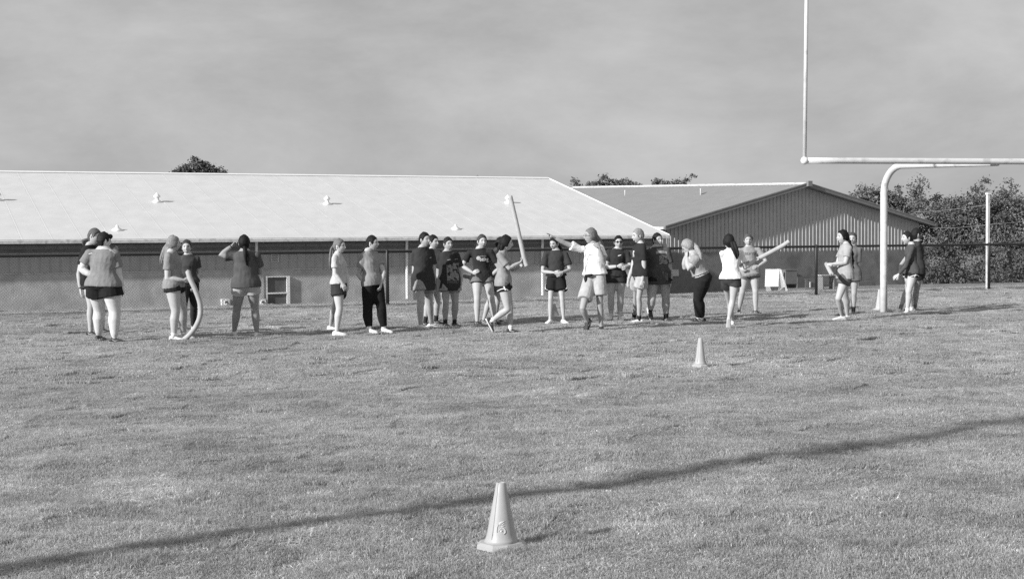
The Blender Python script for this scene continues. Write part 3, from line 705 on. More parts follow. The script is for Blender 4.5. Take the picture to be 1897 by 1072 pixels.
#PEOPLE
# ------------------------------------------------------------------ people
TORSO = [(-.22, .055, .045, 0), (-.16, .125, .085, -.008), (-.03, .163, .112, -.014), (.10, .158, .104, -.008), (.26, .128, .088, 0), (.36, .125, .088, .004),
         (.50, .130, .096, .010), (.62, .136, .106, .016), (.75, .147, .095, .006), (.86, .150, .074, -.004), (.94, .116, .066, -.008), (1.0, .072, .058, -.004), (1.07, .052, .05, .004)]
def tor(t):
    for k in range(len(TORSO) - 1):
        a, b = TORSO[k], TORSO[k + 1]
        if t <= b[0] or k == len(TORSO) - 2:
            u = min(1, max(0, (t - a[0]) / (b[0] - a[0]))); return [a[i] + (b[i] - a[i]) * u for i in (1, 2, 3)]
def facing(yaw): return Vector((math.sin(R(yaw)), -math.cos(R(yaw)), 0))
def ik(a, c, l1, l2, pole):
    d = c - a; L = d.length
    if L >= (l1 + l2) * .998: return a + d * (l1 / (l1 + l2))
    x = (L * L + l1 * l1 - l2 * l2) / (2 * L); h = math.sqrt(max(0, l1 * l1 - x * x)); u = d / L
    p = pole - u * pole.dot(u); p = p.normalized() if p.length > 1e-5 else u.orthogonal().normalized()
    return a + u * x + p * h
def head_point(u, v, out=0.0):
    """head surface, x = left, y = back, z = up; u azimuth (0 = face), v polar from top"""
    dx, dy, dz = math.sin(v) * math.sin(u), -math.sin(v) * math.cos(u), math.cos(v)
    x, y, z = dx * .0735, dy * .094, dz * .112
    if z < 0:
        q = (-z / .112); x *= 1 - .34 * q * q; 
        if dy > 0: y *= 1 - .55 * q
        else: y *= 1 - .10 * q
    g = lambda cx, cz, sx, sz: math.exp(-((x - cx) / sx) ** 2 - ((z - cz) / sz) ** 2)
    if dy < 0:
        y -= .021 * g(0, -.022, .012, .014) + .011 * g(0, -.002, .009, .018) + .004 * g(0, .034, .05, .010)
        y += .010 * (g(.031, .012, .016, .011) + g(-.031, .012, .016, .011))
        y -= .007 * g(0, -.058, .020, .010) + .009 * g(0, -.094, .022, .014); y += .004 * g(0, -.074, .02, .008)
        y -= .004 * (g(.04, -.022, .02, .018) + g(-.04, -.022, .02, .018))
    p = Vector((x, y, z)); return p + p.normalized() * out
NU, NV = 44, 30
def head_grid(fn):
    vs = [fn(0, 0)]; fs = []
    for j in range(1, NV):
        v = math.pi * j / NV
        for i in range(NU):
            u = 2 * math.pi * i / NU; u = u - .55 * math.sin(u)      # denser towards the face
            vs.append(fn(u, v))
    vs.append(fn(0, math.pi)); n = len(vs)
    for i in range(NU): fs.append((0, 1 + i, 1 + (i + 1) % NU)); fs.append((n - 1, n - 1 - NU + (i + 1) % NU, n - 1 - NU + i))
    for j in range(NV - 2):
        for i in range(NU):
            a = 1 + j * NU + i; b = 1 + j * NU + (i + 1) % NU; fs.append((a, a + NU, b + NU, b))
    return vs, fs
def sstep(x): x = min(1, max(0, x)); return x * x * (3 - 2 * x)
def add_hand(mb, wrist, d, n, S, curls=(.35, .4, .45, .5), side=1, thumb=.5, spread=.06, mi=0):
    d = d.normalized(); n = (n - d * n.dot(d)).normalized(); x = d.cross(n) * side     # x points to the thumb side
    pl = .082 * S
    rings = []
    for t, wx, th in ((-.15, .024, .020), (.08, .028, .017), (.4, .038, .016), (.8, .042, .014), (1.0, .040, .011), (1.06, .034, .006)):
        rings.append([wrist + d * (pl * t) + x * (wx * S * math.cos(a)) + n * (th * S * math.sin(a)) for a in np.linspace(0, 2 * math.pi, 10, endpoint=False)])
    mb.loft(rings, mi)
    for k, (off, L, c) in enumerate(zip((.030, .010, -.010, -.029), (.072, .080, .074, .058), curls)):
        p = wrist + d * (pl * .93) + x * (off * S); ang = 0; path = [p - d * .012]; path.append(p)
        dd = (d + x * (off * spread * 20 * .3)).normalized(); ax = n
        for sgm, fr in ((.42, 1.0), (.32, 1.1), (.26, .9)):
            ang += c * fr; p = p + (dd * math.cos(ang) + n * math.sin(ang)) * (L * sgm * S); path.append(p)
        mb.tube(path, [.0095 * S, .0098 * S, .0088 * S, .008 * S, .0055 * S], 6, mi, up=x)
    p = wrist + d * (pl * .22) + x * (.026 * S); td = (d * .75 + x * (.9 * thumb + .15) + n * (.55 - .5 * thumb)).normalized()
    td2 = (d + x * .15 * thumb + n * .35).normalized()
    mb.tube([p - td * .015 * S, p + td * .03 * S, p + td * .045 * S + td2 * .02 * S, p + td * .045 * S + td2 * .045 * S], [.014 * S, .0125 * S, .0105 * S, .007 * S], 6, mi, up=n)
VOX = .0125
def remesh_prep(mb, name, mats, vox=VOX, sm=4):
    me = mb.mesh(name + '_raw', mats); o = bpy.data.objects.new(name + '_raw', me); COL.objects.link(o)
    r = o.modifiers.new('r', 'REMESH'); r.mode = 'VOXEL'; r.voxel_size = vox; r.use_smooth_shade = True
    s_ = o.modifiers.new('s', 'SMOOTH'); s_.factor = .5; s_.iterations = sm
    return o
def remesh_take(o, dg, name, mats):
    ev = o.evaluated_get(dg); me = bpy.data.meshes.new_from_object(ev, depsgraph=dg); me.name = name
    me.materials.clear()
    for m in (mats if isinstance(mats, list) else [mats]): me.materials.append(m)
    me.polygons.foreach_set('use_smooth', [True] * len(me.polygons)); return me
def coords(me):
    a = np.empty(len(me.vertices) * 3, np.float32); me.vertices.foreach_get('co', a); return a.reshape(-1, 3).astype(float)
def setc(me, a): me.vertices.foreach_set('co', a.astype(np.float32).ravel()); me.update()
def wrinkle(me, amp, seed, stretch=1.0):
    g = np.random.default_rng(seed); c = coords(me); nn = np.empty(len(c) * 3, np.float32); me.vertices.foreach_get('normal', nn); nn = nn.reshape(-1, 3)
    d = np.zeros(len(c)); wv = c + .03 * np.sin(c[:, [1, 2, 0]] * 11 + g.random(3) * 6)
    for k in range(12):
        ax = g.normal(size=3); ax[2] = ax[2] * .55 * stretch; f = 20 + 75 * g.random() ** 1.3; ax = ax / np.linalg.norm(ax) * f
        ph = g.random() * 6.28; mod = .5 + .5 * np.sin(c @ (g.normal(size=3) * 7) + g.random() * 6)
        w = np.sin(wv @ ax + ph); d += (1 - np.abs(w)) ** 2.2 * mod * (35 / (20 + f)) - .18
    setc(me, c + nn * (amp * d / 2.2)[:, None])
JOBS = []
PEOPLE = []
def person(label, fx, fy, top, yaw, w=1.0, H=None, hip=None, neck=None, cy=None, head=None, hy=None, hp=0, hr=0, lf=None, rf=None, ll=None,
           la=None, ra=None, hair=.05, style='pony', tail=None, tailr=None, skin=.42, tee=.05, hem=None, loose=.012, sleeve=.62, long_sleeve=False,
           bottom='shorts', bot=.04, blen=.42, bloose=.03, shoe=.7, sole=.75, sock=None, sockh=.1, prints=(), extras=(), smile=0, lk=None, rk=None, fat=0.0, bun=None, legfat=1.0, sag=0.0, seed=0):
    root = at_z(fx, fy, 0); root.z = gz(root.x, root.y); Y0 = root.y
    if H is None: H = at_y(fx, top, Y0).z - root.z
    S = H / 1.65; wS = w * S
    P = lambda px, py, dy=0.0: at_y(px, py, Y0 + dy)
    cy = yaw if cy is None else cy; hy = cy if hy is None else hy
    F, Fc = facing(yaw), facing(cy); Lv = Vector((-F.y, F.x, 0)); Lc = Vector((-Fc.y, Fc.x, 0))
    hipc = P(*hip) if hip else root + UP * (.885 * S) 
    bent = hp > 30
    if not bent: hipc.z = root.z + .885 * S
    nk = P(*neck) if neck else hipc + UP * (.53 * S) + F * (.01 * S)
    if not bent: nk.z = hipc.z + .535 * S
    ax = nk - hipc; TL = ax.length; ax.normalize()
    def frame(t):
        y = yaw + (cy - yaw) * sstep(t); f = facing(y); l = Vector((-f.y, f.x, 0)); l = (l - ax * l.dot(ax)).normalized(); f = l.cross(ax) * -1
        f = ax.cross(l) * -1 if ax.cross(l).dot(f) < 0 else ax.cross(l)
        if f.dot(facing(y)) < -.01 and abs(ax.z) > .5: f = -f
        return hipc + (ax if t >= 0 or bent else UP) * (TL * t), l, f
    n = 18
    def ring(t, rx, ry, fo):
        c, l, f = frame(t); return [c + l * (rx * math.cos(a)) + f * (ry * math.sin(a) + fo) for a in np.linspace(0, 2 * math.pi, n, endpoint=False)]
    def tring(t, ease=0, lo=0):
        rx, ry, fo = tor(t); belly = fat * math.exp(-((t - .25) / .22) ** 2)
        return ring(t, rx * wS + ease + belly * .6, ry * wS + ease + belly, fo * S + belly * .4)
    # legs
    feet = {}
    for sd, spec in (('l', lf), ('r', rf)):
        sg = 1 if sd == 'l' else -1
        if spec is None: c = root + Lv * (sg * .09 * S); sp_ = (0, None, 0)
        else:
            z = spec[2] if len(spec) > 2 else 0.0; c = at_z(spec[0], spec[1], z) if z == 0 else None
            if c is None: c = at_y(spec[0], spec[1], Y0 + (spec[5] if len(spec) > 5 else 0)); 
            else: c.z = gz(c.x, c.y)
            sp_ = (z, spec[3] if len(spec) > 3 else None, spec[4] if len(spec) > 4 else 0)
        fyaw = sp_[1] if sp_[1] is not None else yaw + sg * 10; pit = R(sp_[2])
        ff = facing(fyaw); fd = ff * math.cos(pit) - UP * math.sin(pit); fu = UP * math.cos(pit) + ff * math.sin(pit)
        feet[sd] = (c, fd, fu, fu.cross(fd) * -1)
    hips = {'l': hipc + Lv * (.082 * wS) - UP * .01, 'r': hipc - Lv * (.082 * wS) - UP * .01}
    knees, ankles = {}, {}
    lss = {sd: min(1.12, max(.9, (hips[sd] - (feet[sd][0] + feet[sd][2] * (.085 * S))).length / (.80 * S) * 1.006)) for sd in 'lr'}
    for sd, kspec in (('l', lk), ('r', rk)):
        c, fd, fu, fl = feet[sd]; an = c + fu * (.085 * S); ankles[sd] = an
        knees[sd] = P(*kspec) if kspec else ik(hips[sd], an, .415 * S * lss[sd], .385 * S * lss[sd], F + (.15 * Lv if sd == 'l' else -.15 * Lv))
    lw = w * legfat * S * 1.13
    body = MB()
    body.loft([tring(t) for t, *_ in TORSO])
    for sd in 'lr':
        h, k, a = hips[sd], knees[sd], ankles[sd]; bk = -(F) * .010 * S
        kd = (a - k)
        body.tube([h + UP * .03, h.lerp(k, .22), h.lerp(k, .55), h.lerp(k, .85), k, k.lerp(a, .12) + bk * .3, k.lerp(a, .32) + bk, k.lerp(a, .6) + bk * .5, k.lerp(a, .88), a, a - feet[sd][2] * .04 * S],
                  [.086 * lw, .086 * lw, .073 * lw, .057 * lw, .053 * lw, .052 * lw, .056 * lw, .045 * lw, .034 * lw, .034 * S, .032 * S], 14)
    # arms
    sh = {}
    arms = {}
    for sd, spec in (('l', la), ('r', ra)):
        sg = 1 if sd == 'l' else -1
        c, l, f = frame(.835); s0_ = c + l * (sg * .166 * S * (w ** .7)) - f * .01
        spec = spec or {}
        if 's' in spec:
            zz = s0_.z; s0_ = P(*spec['s'])
            if not bent: s0_.z = zz
        wr = P(*spec['w']) if 'w' in spec else s0_ - UP * (.50 * S) + Lc * (sg * .07 * S) + Fc * (.05 * S)
        el = P(*spec['e']) if 'e' in spec else ik(s0_, wr, .275 * S, .235 * S, (-Fc + Lc * sg * .6 - UP * .2))
        d = (wr - el).normalized()
        hd_ = P(*spec['h']) - wr if 'h' in spec else d
        pn = spec.get('n'); pn = Vector(pn) if pn else (c - wr - UP * (c - wr).z) 
        arms[sd] = (s0_, el, wr, hd_, pn, spec)
        aw = (w ** .8) * S * 1.10
        mid = el.lerp(wr, .3)
        body.tube([s0_ + Lc * (-sg * .03) , s0_, s0_.lerp(el, .3), s0_.lerp(el, .7), el, mid, el.lerp(wr, .7), wr, wr + d * .02],
                  [.036 * aw, .042 * aw, .042 * aw, .040 * aw, .036 * aw, .038 * aw, .031 * aw, .0245 * S, .021 * S], 12)
    # head frame
    HS = S * 1.07
    hf = facing(hy); hl = Vector((-hf.y, hf.x, 0)); M = Matrix((hl, -hf, UP)).transposed()
    M = M @ Matrix.Rotation(R(hp), 3, 'X') @ Matrix.Rotation(R(hr), 3, 'Y')
    hc = P(*head) if head else nk + UP * (.112 * S) + hf * (.018 * S)
    if not bent: hc.z = nk.z + .112 * S
    body.tube([nk - UP * .02, nk + UP * .0, hc - UP * .06 * S - hf * .01, hc + (M @ Vector((0, .015, .0))) * S], [.062 * S, .052 * S, .049 * S, .045 * S], 12)
    ob = remesh_prep(body, 'body', skinm(skin))
    # clothing
    raw = {}
    th_ = MB()
    thm = -.30 if hem is None else (P(fx, hem).z - hipc.z) / (TL * max(.3, ax.z))
    tl_max = max(tor(t)[0] for t in (.5, .62)) * wS
    rg = []
    ts = [thm, thm + .012] + [t for t in np.linspace(thm + .05, .82, 11)] + [.90, .96, 1.0]
    for t in ts:
        rx, ry, fo = tor(max(t, -.05)); belly = fat * math.exp(-((t - .25) / .22) ** 2)
        dr = sstep((.62 - t) / .5)
        lowe = .022 * sstep((.3 - t) / .12)
        rx2 = max(rx * wS + .014 + lowe + belly * .6, (tl_max + loose * .8 + .006) * (1 - .06 * math.exp(-((t - .28) / .16) ** 2)) if t < .6 else 0); ry2 = max(ry * wS + .016 + lowe + belly, (.098 * wS + loose) if t < .6 else 0)
        rx2 += loose * .6 * dr; ry2 += loose * .5 * dr
        if bottom in ('shorts', 'skort'):
            kk = sstep((.13 - t) / .13); lw_ = w * legfat * S * 1.13
            rx2 += kk * max(0, .082 * wS + .09 * lw_ + .034 + bloose * .35 - rx2); ry2 += kk * max(0, .09 * lw_ + .036 + bloose * .35 - ry2)
        if t > .85: rx2 = rx * wS + .014; ry2 = ry * wS + .014
        if t == ts[0]: rx2 -= .004; ry2 -= .004
        rg.append(ring(t, rx2, ry2, fo * S * (.6 if t < .6 else 1) + belly * .4 + sag * math.exp(-((t - thm - .12) / .1) ** 2)))
    th_.loft(rg)
    for sd in 'lr':
        s0_, el, wr, *_r = arms[sd]; aw = (w ** .8) * S * 1.06
        if long_sleeve:
            pth = [s0_, s0_.lerp(el, .4), el, el.lerp(wr, .5), el.lerp(wr, .95)]; rr = [.062 * aw, .058 * aw, .052 * aw, .046 * aw, .037 * aw]
        else:
            e = s0_.lerp(el, sleeve); pth = [s0_ + (frame(.88)[0] - s0_) * .35, s0_, s0_.lerp(el, sleeve * .5), s0_.lerp(el, sleeve * .97), e]
            rr = [.054 * aw, .060 * aw, .060 * aw + loose * .3, .064 * aw + loose * .6, .059 * aw + loose * .6]
        th_.tube(pth, rr, 12)
    for sd in 'lr': th_.ball(arms[sd][0] + UP * .001, .062 * (w ** .8) * S, n=12, k=8)
    raw['t_shirt' if not long_sleeve else 'long_sleeved_top'] = (remesh_prep(th_, 'tee', cloth(tee), VOX, 2), cloth(tee), .010)
    bt = MB()
    if bottom in ('shorts', 'skort'):
        ea = .016
        bt.loft([tring(t, ea if t > -.1 else ea + .004) for t in (-.24, -.16, -.10, -.03, .04, .10, .16)])
        for sd in 'lr':
            h, k = hips[sd], knees[sd]; e = h.lerp(k, blen)
            bt.tube([h + UP * .04, h.lerp(k, blen * .45), h.lerp(k, blen * .96), e], [.09 * lw + .012, .088 * lw + .012 + bloose * .5, .084 * lw + .010 + bloose, .078 * lw + bloose], 14)
    else:
        ea = .005 if bottom == 'leggings' else .012
        bt.loft([tring(t, ea) for t in (-.24, -.16, -.10, -.03, .04, .10, .16)])
        for sd in 'lr':
            h, k, a = hips[sd], knees[sd], ankles[sd]; bk = -F * .010 * S; e2 = ea * (1 if bottom == 'leggings' else 1.3)
            bt.tube([h + UP * .03, h.lerp(k, .22), h.lerp(k, .55), h.lerp(k, .85), k, k.lerp(a, .32) + bk, k.lerp(a, .6) + bk * .5, k.lerp(a, .86), k.lerp(a, .93)],
                    [.087 * lw + ea, .087 * lw + ea, .074 * lw + e2, .058 * lw + e2, .055 * lw + e2, .057 * lw + e2, .047 * lw + e2 * 1.1, .038 * lw + e2, .036 * lw + e2], 14)
    raw[bottom if bottom != 'skort' else 'shorts'] = (remesh_prep(bt, 'bot', cloth(bot), VOX, 3), cloth(bot), .006 if bottom != 'leggings' else .0015)

    def finish(dg):
        me = remesh_take(ob, dg, 'person', [skinm(skin), mat('eye_dark', .03, .2, .5), mat('lip', skin * .6, .4, .4), mat('teeth', .75, .3, .5)])
        xb = MB()
        hv, hfcs = head_grid(lambda u, v: hc + (M @ head_point(u, v)) * HS); xb.add(hv, hfcs)
        eye = lambda x, z: hc + (M @ Vector((x, -.082, z))) * HS
        for sx in (-1, 1):
            xb.ball(hc + (M @ Vector((sx * .031, -.0795, .010))) * HS, .0125 * HS, .007 * HS, .0058 * HS, M, 8, 5, 1)
            xb.tube([hc + (M @ Vector((sx * x, -y, z))) * HS for x, y, z in ((.014, .090, .029), (.030, .087, .034), (.046, .076, .029))], [.0028 * HS, .0036 * HS, .002 * HS], 5, 1)
            xb.ball(hc + (M @ Vector((sx * .075, .008, -.002))) * HS, .010 * HS, .017 * HS, .030 * HS, M, 8, 6, 0)
        mw = .024 if smile else .019
        xb.tube([hc + (M @ Vector((x, -(.0868 - abs(x) * .5), -.058 + (abs(x) * .25 if smile else 0)))) * HS for x in np.linspace(-mw, mw, 7)], [.002 * HS] + [(.0055 if smile else .0042) * HS] * 5 + [.002 * HS], 6, 2, up=UP)
        if smile: xb.tube([hc + (M @ Vector((x, -(.0895 - abs(x) * .5), -.056 + abs(x) * .2))) * HS for x in np.linspace(-mw * .75, mw * .75, 5)], [.001, .0032 * HS, .004 * HS, .0032 * HS, .001], 6, 3, up=UP)
        for sd in 'lr':
            s0_, el, wr, hd_, pn, spec = arms[sd]
            add_hand(xb, wr, hd_, pn, S * .98, spec.get('c', (.3, .38, .45, .5)), spec.get('side', 1 if sd == 'r' else -1) * -1, spec.get('th', .5))
        bm = bmesh.new(); bm.from_mesh(me)
        xm = xb.mesh('x', []); bm.from_mesh(xm); bpy.data.meshes.remove(xm); bm.to_mesh(me); bm.free()
        me.polygons.foreach_set('use_smooth', [True] * len(me.polygons))
        c_ = coords(me); setc(me, c_ - np.array(root))
        po = link('person', me, None, root); tag(po, label, 'person', 'players standing on the field')
        shirt = None
        for nm, (ro, mt, amp) in raw.items():
            m2 = remesh_take(ro, dg, nm, mt); setc(m2, coords(m2) - np.array(root)); wrinkle(m2, amp, seed * 7 + len(nm)); o = link(nm, m2, po)
            if nm in ('t_shirt', 'long_sleeved_top'): shirt = o
            if nm == 'shorts' and 'stripe' in extras:
                bv = BVHTree.FromPolygons([v.co for v in m2.vertices], [p.vertices for p in m2.polygons])
                for sd in 'lr':
                    sg = 1 if sd == 'l' else -1; h, k = hips[sd] - root, knees[sd] - root; q = MB(); rows = []
                    for t in np.linspace(0.0, blen * .97, 9):
                        c0 = h.lerp(k, t); row = []
                        for an in (-.10, .10):
                            dr = (Lv * sg * math.cos(an + .25 * 0) + F * math.sin(an + t * .9)).normalized(); hit = bv.ray_cast(c0 + dr * .4, -dr)
                            row.append((hit[0] if hit[0] is not None else c0 + dr * .1) + dr * .004)
                        rows.append(row)
                    for r_ in range(8): q.add([rows[r_][0], rows[r_][1], rows[r_ + 1][1], rows[r_ + 1][0]], [(0, 1, 2, 3)])
                    q.build('stripe', M_white, o)
                    q = MB(); path = []
                    for an in np.linspace(-1.9, 1.9, 16):
                        e = h.lerp(k, blen * (.97 - .30 * math.exp(-(an / .8) ** 2))); dr = (Lv * sg * math.cos(an) + F * math.sin(an)).normalized(); hit = bv.ray_cast(e + dr * .4, -dr)
                        if hit[0] is not None: path.append(hit[0] + dr * .002)
                    if len(path) > 3: q.tube(path, .008, 5); q.build('stripe', M_white, o)
        # hair
        nzv = Vector((seed * 3.1, 1.7, 0))
        def hair_fn(u, v):
            p = head_point(u, v); uu = abs(((u + math.pi) % (2 * math.pi)) - math.pi)
            jag = .007 * mnoise.noise(Vector((u * 9, seed, 2.0)))
            ks_ = [(0, .066), (.45, .062), (.8, .050), (1.05, .026), (1.22, -.020), (1.42, -.024), (1.52, .016), (1.78, .018), (1.95, -.050), (2.3, -.078), (3.2, -.088)]
            zl = float(np.interp(uu, [k_[0] for k_ in ks_], [k_[1] for k_ in ks_])) + jag
            if style in ('long', 'down', 'braid') and uu > 1.3: zl = min(zl, -.05)
            k = sstep((p.z - zl + .008) / .026)
            nn = mnoise.noise(Vector((u * 5, v * 1.2, 0)) + nzv) * .006 + mnoise.noise(Vector((p.x * 90, p.y * 12, p.z * 60)) + nzv) * .006
            thick = (.004 + .013 * sstep(uu / 2.2) + .006 * sstep(p.z / .1)) + (.007 if style == 'down' else 0)
            nn *= sstep(uu / 1.2) * .8 + .2
            return hc + (M @ (p + p.normalized() * (-.012 + (thick + .012 + nn) * k))) * HS
        hq = MB(); v_, f_ = head_grid(hair_fn); hq.add(v_, f_)
        hm = hairm(hair)
        hair_o = hq.build('hair', hm, po, True, root)
        back = hc + (M @ Vector((0, .095, .02))) * S
        if tail:
            pts_ = [P(*t) for t in tail]
            dense = []
            for i in range(len(pts_) - 1):
                for t in np.linspace(0, 1, 6, endpoint=False): dense.append(pts_[i].lerp(pts_[i + 1], t))
            dense.append(pts_[-1]); rr = np.interp(np.linspace(0, 1, len(dense)), np.linspace(0, 1, len(tailr)), tailr) * S
            g = np.random.default_rng(seed)
            tq = MB(); braid = style == 'braid'
            if braid: tq.tube(dense, [r * (1 + .22 * math.sin(i * 1.9)) for i, r in enumerate(rr)], 10)
            else:
                for q_ in range(9):                       # locks of the tail
                    ofs = Vector(g.normal(size=3)) * .42
                    path = [p + Vector((ofs.x, ofs.y, ofs.z * .2)) * r * (.5 + .9 * i / len(dense)) + Vector((math.sin(i * .5 + q_), math.cos(i * .4 + q_ * 2), 0)) * .004 for i, (p, r) in enumerate(zip(dense, rr))]
                    tq.tube(path, [max(.002, r * .62 * (1 if i < len(rr) - 3 else (len(rr) - i) / 4)) for i, r in enumerate(rr)], 7)
            tq.build('braid' if braid else ('ponytail' if style == 'pony' else 'long_hair'), hm, po, True, root)
        if bun:
            q = MB(); q.ball(P(*bun), .042 * S, .036 * S, .038 * S, None, 12, 8); q.build('hair_bun', hm, po, True, root)
        # shoes and socks
        for sd in 'lr':
            c, fd, fu, fl = feet[sd]; sv = shoe; fs = S * .98
            sec = [(-.078, .014, .050), (-.070, .027, .078), (-.04, .033, .092), (.0, .034, .094), (.035, .036, .080), (.075, .041, .062), (.12, .044, .052), (.15, .040, .044), (.172, .028, .034), (.182, .012, .026)]
            def fring(s_, wd, z0, z1, p=2.6):
                out = []
                for a in np.linspace(0, 2 * math.pi, 14, endpoint=False):
                    ca, sa = math.cos(a), math.sin(a); x = wd * math.copysign(abs(ca) ** .7, ca); zz = (z0 + z1) / 2 + (z1 - z0) / 2 * math.copysign(abs(sa) ** .75, sa)
                    out.append(c + fd * (s_ * fs) + fl * (x * fs) + fu * (zz * fs))
                return out
            q = MB(); q.loft([fring(s_, wd, .016, h) for s_, wd, h in sec]); so = q.build('shoe', mat('shoe_%02d' % round(sv * 100), sv, .6, .3, .1, 25), po, True, root)
            q = MB(); q.loft([fring(s_ * 1.03, wd + .004, -.004, .024 if s_ < 0 else .021) for s_, wd, h in sec]); q.build('sole', mat('sole_%02d' % round(sole * 100), sole, .6, .3), so, True, root)
            if shoe < .2:
                for sg in (-1, 1):
                    q = MB(); q.tube([c + fd * (x * fs) + fl * (sg * wd * fs) + fu * (z * fs) for x, wd, z in ((-.03, .0335, .066), (.0, .036, .042), (.03, .038, .04), (.075, .036, .056))], [.002, .005, .0045, .002], 5); q.build('side_mark', M_offw, so, True, root)
            if sock is not None:
                a, k = ankles[sd], knees[sd]; dn = (k - a).normalized()
                q = MB(); q.tube([a - fu * .03, a, a + dn * sockh * .6, a + dn * sockh], [.038 * S, .040 * S, .040 * S * max(1, legfat * w * .98), .043 * S * max(1, legfat * w)], 12); q.build('sock', cloth(sock), po, True, root)
        # prints on the shirt
        if prints and shirt:
            m2 = shirt.data; bv = BVHTree.FromPolygons([v.co for v in m2.vertices], [p.vertices for p in m2.polygons])
            for pr_ in prints:
                kind, px, py, sz, val = pr_[:5]; txt = pr_[5] if len(pr_) > 5 else ''
                bf = pr_[6] if len(pr_) > 6 else 1
                view = -Fc if bf > 0 else Fc; rt = Lc if bf > 0 else -Lc
                cpt = P(px, py) - root; sc_ = sz * Y0 / FPX
                def proj(x, z):
                    o_ = cpt + rt * x + UP * z; o_ = Vector((o_.x, o_.y, o_.z)) - view * .6
                    h_ = bv.ray_cast(o_, view)
                    return (h_[0] + h_[1] * .0035) if h_[0] is not None and h_[3] < 1.2 else None
                q = MB()
                if kind == 'text':
                    cu = bpy.data.curves.new('t', 'FONT'); cu.body = txt; cu.size = 1; cu.align_x = 'CENTER'; cu.align_y = 'CENTER'; cu.offset = .02
                    to = bpy.data.objects.new('t', cu); tm = bpy.data.meshes.new_from_object(to)
                    wd = max(v.co.x for v in tm.vertices) - min(v.co.x for v in tm.vertices); k_ = sc_ / wd
                    zs = pr_[7] if len(pr_) > 7 else 1.0
                    pv = [proj(v.co.x * k_, v.co.y * k_ * zs) for v in tm.vertices]
                    for p in tm.polygons:
                        if all(pv[i] is not None for i in p.vertices): q.add([pv[i] for i in p.vertices], [list(range(len(p.vertices)))])
                    bpy.data.objects.remove(to); bpy.data.curves.remove(cu); bpy.data.meshes.remove(tm)
                else:
                    nxg, nzg = 22, 26; hx = sc_ / 2; hz_ = hx * (pr_[7] if len(pr_) > 7 else 1.5)
                    g = np.random.default_rng(seed + 5)
                    grid = {}
                    for i in range(nxg + 1):
                        for j in range(nzg + 1):
                            x, z = -1 + 2 * i / nxg, -1 + 2 * j / nzg
                            if kind == 'arch': z2 = z + .5 * (1 - x * x) * 1.2
                            else: z2 = z
                            grid[i, j] = proj(x * hx, z2 * hz_)
                    for i in range(nxg):
                        for j in range(nzg):
                            x, z = -1 + 2 * (i + .5) / nxg, -1 + 2 * (j + .5) / nzg
                            if kind == 'oval' and x * x + z * z > 1: continue
                            if kind == 'tick' and abs(z - x * .5) > .45: continue
                            if kind == 'patchy' and mnoise.noise(Vector((x * 2.2, z * 2.8, seed))) < -.18: continue
                            c4 = [grid[i, j], grid[i + 1, j], grid[i + 1, j + 1], grid[i, j + 1]]
                            if all(v is not None for v in c4): q.add(c4, [(0, 1, 2, 3)])
                if q.v: q.build('print', mat('print_%02d' % round(val * 100), val, .8, .1, .35 if kind in ('patchy',) else .1, 28), shirt)
        for ex in extras:
            if ex == 'sunglasses':
                q = MB()
                for sx in (-1, 1): q.ball(hc + (M @ Vector((sx * .031, -.094, .008))) * HS, .026 * S, .007 * S, .019 * S, M, 10, 6)
                q.tube([hc + (M @ Vector((x, y, .014))) * HS for x, y in ((-.078, .0), (-.07, -.07), (-.03, -.10), (0, -.105), (.03, -.10), (.07, -.07), (.078, .0))], .004 * S, 5)
                q.build('sunglasses', mat('shade_black', .012, .15, .5), po, True, root)
            if ex == 'glasses':
                q = MB(); q.tube([hc + (M @ Vector((x, y, .014))) * HS for x, y in ((-.078, .0), (-.07, -.07), (-.03, -.10), (0, -.105), (.03, -.10), (.07, -.07), (.078, .0))], .003 * S, 5)
                for sx in (-1, 1): q.tube([hc + (M @ Vector((sx * .032 + .021 * math.cos(a), -.099, .006 + .017 * math.sin(a)))) * HS for a in np.linspace(0, 6.283, 12)], .0022, 4)
                q.build('glasses', M_mid, po, True, root)
            if ex == 'wristband':
                s0_, el, wr, *_r = arms['l' if 'band_l' in extras else 'r']; d = (wr - el).normalized(); q = MB(); q.tube([wr - d * .03, wr - d * .015], [.031 * S, .031 * S], 10); q.build('wristband', mat('band', .08, .6), po, True, root)
            if ex == 'coach_kit':
                m2 = shirt.data; bv = BVHTree.FromPolygons([v.co for v in m2.vertices], [p.vertices for p in m2.polygons])
                def onshirt(px, py, off=.006):
                    p = P(px, py) - root; h_ = bv.ray_cast(p + Fc * .8, -Fc); return (h_[0] + h_[1] * off if h_[0] is not None else p + Fc * .14)
                q = MB()
                q.tube([onshirt(1086, 459), onshirt(1087, 470), onshirt(1088, 485), onshirt(1087, 497), onshirt(1087.5, 505)], .0035, 5)
                q.tube([onshirt(1099, 461), onshirt(1095, 475), onshirt(1090, 492), onshirt(1087.5, 505)], .0035, 5); q.build('lanyard', mat('cord_grey', .25, .7), po)
                q = MB(); a_ = onshirt(1088, 509, .012); b2 = onshirt(1104, 508, .012); q.tube([a_, a_.lerp(b2, .5) + Fc * .03, b2], [(.018, .02), (.022, .032), (.018, .02)], 8); q.build('waist_pack', mat('pack_black', .02, .6), po, True)
                q = MB(); d0 = a_ + Fc * .03; q.tube([d0 - UP * .01, d0 - UP * .05 + Lc * .01, d0 - UP * .13 + Lc * .03], [(.02, .012), (.024, .016), (.018, .014)], 8); q.build('hanging_strap', mat('pack_black', .02, .6), po, True)
        return po
    JOBS.append((finish, [ob] + [r[0] for r in raw.values()]))

SK, SKD = .42, .34
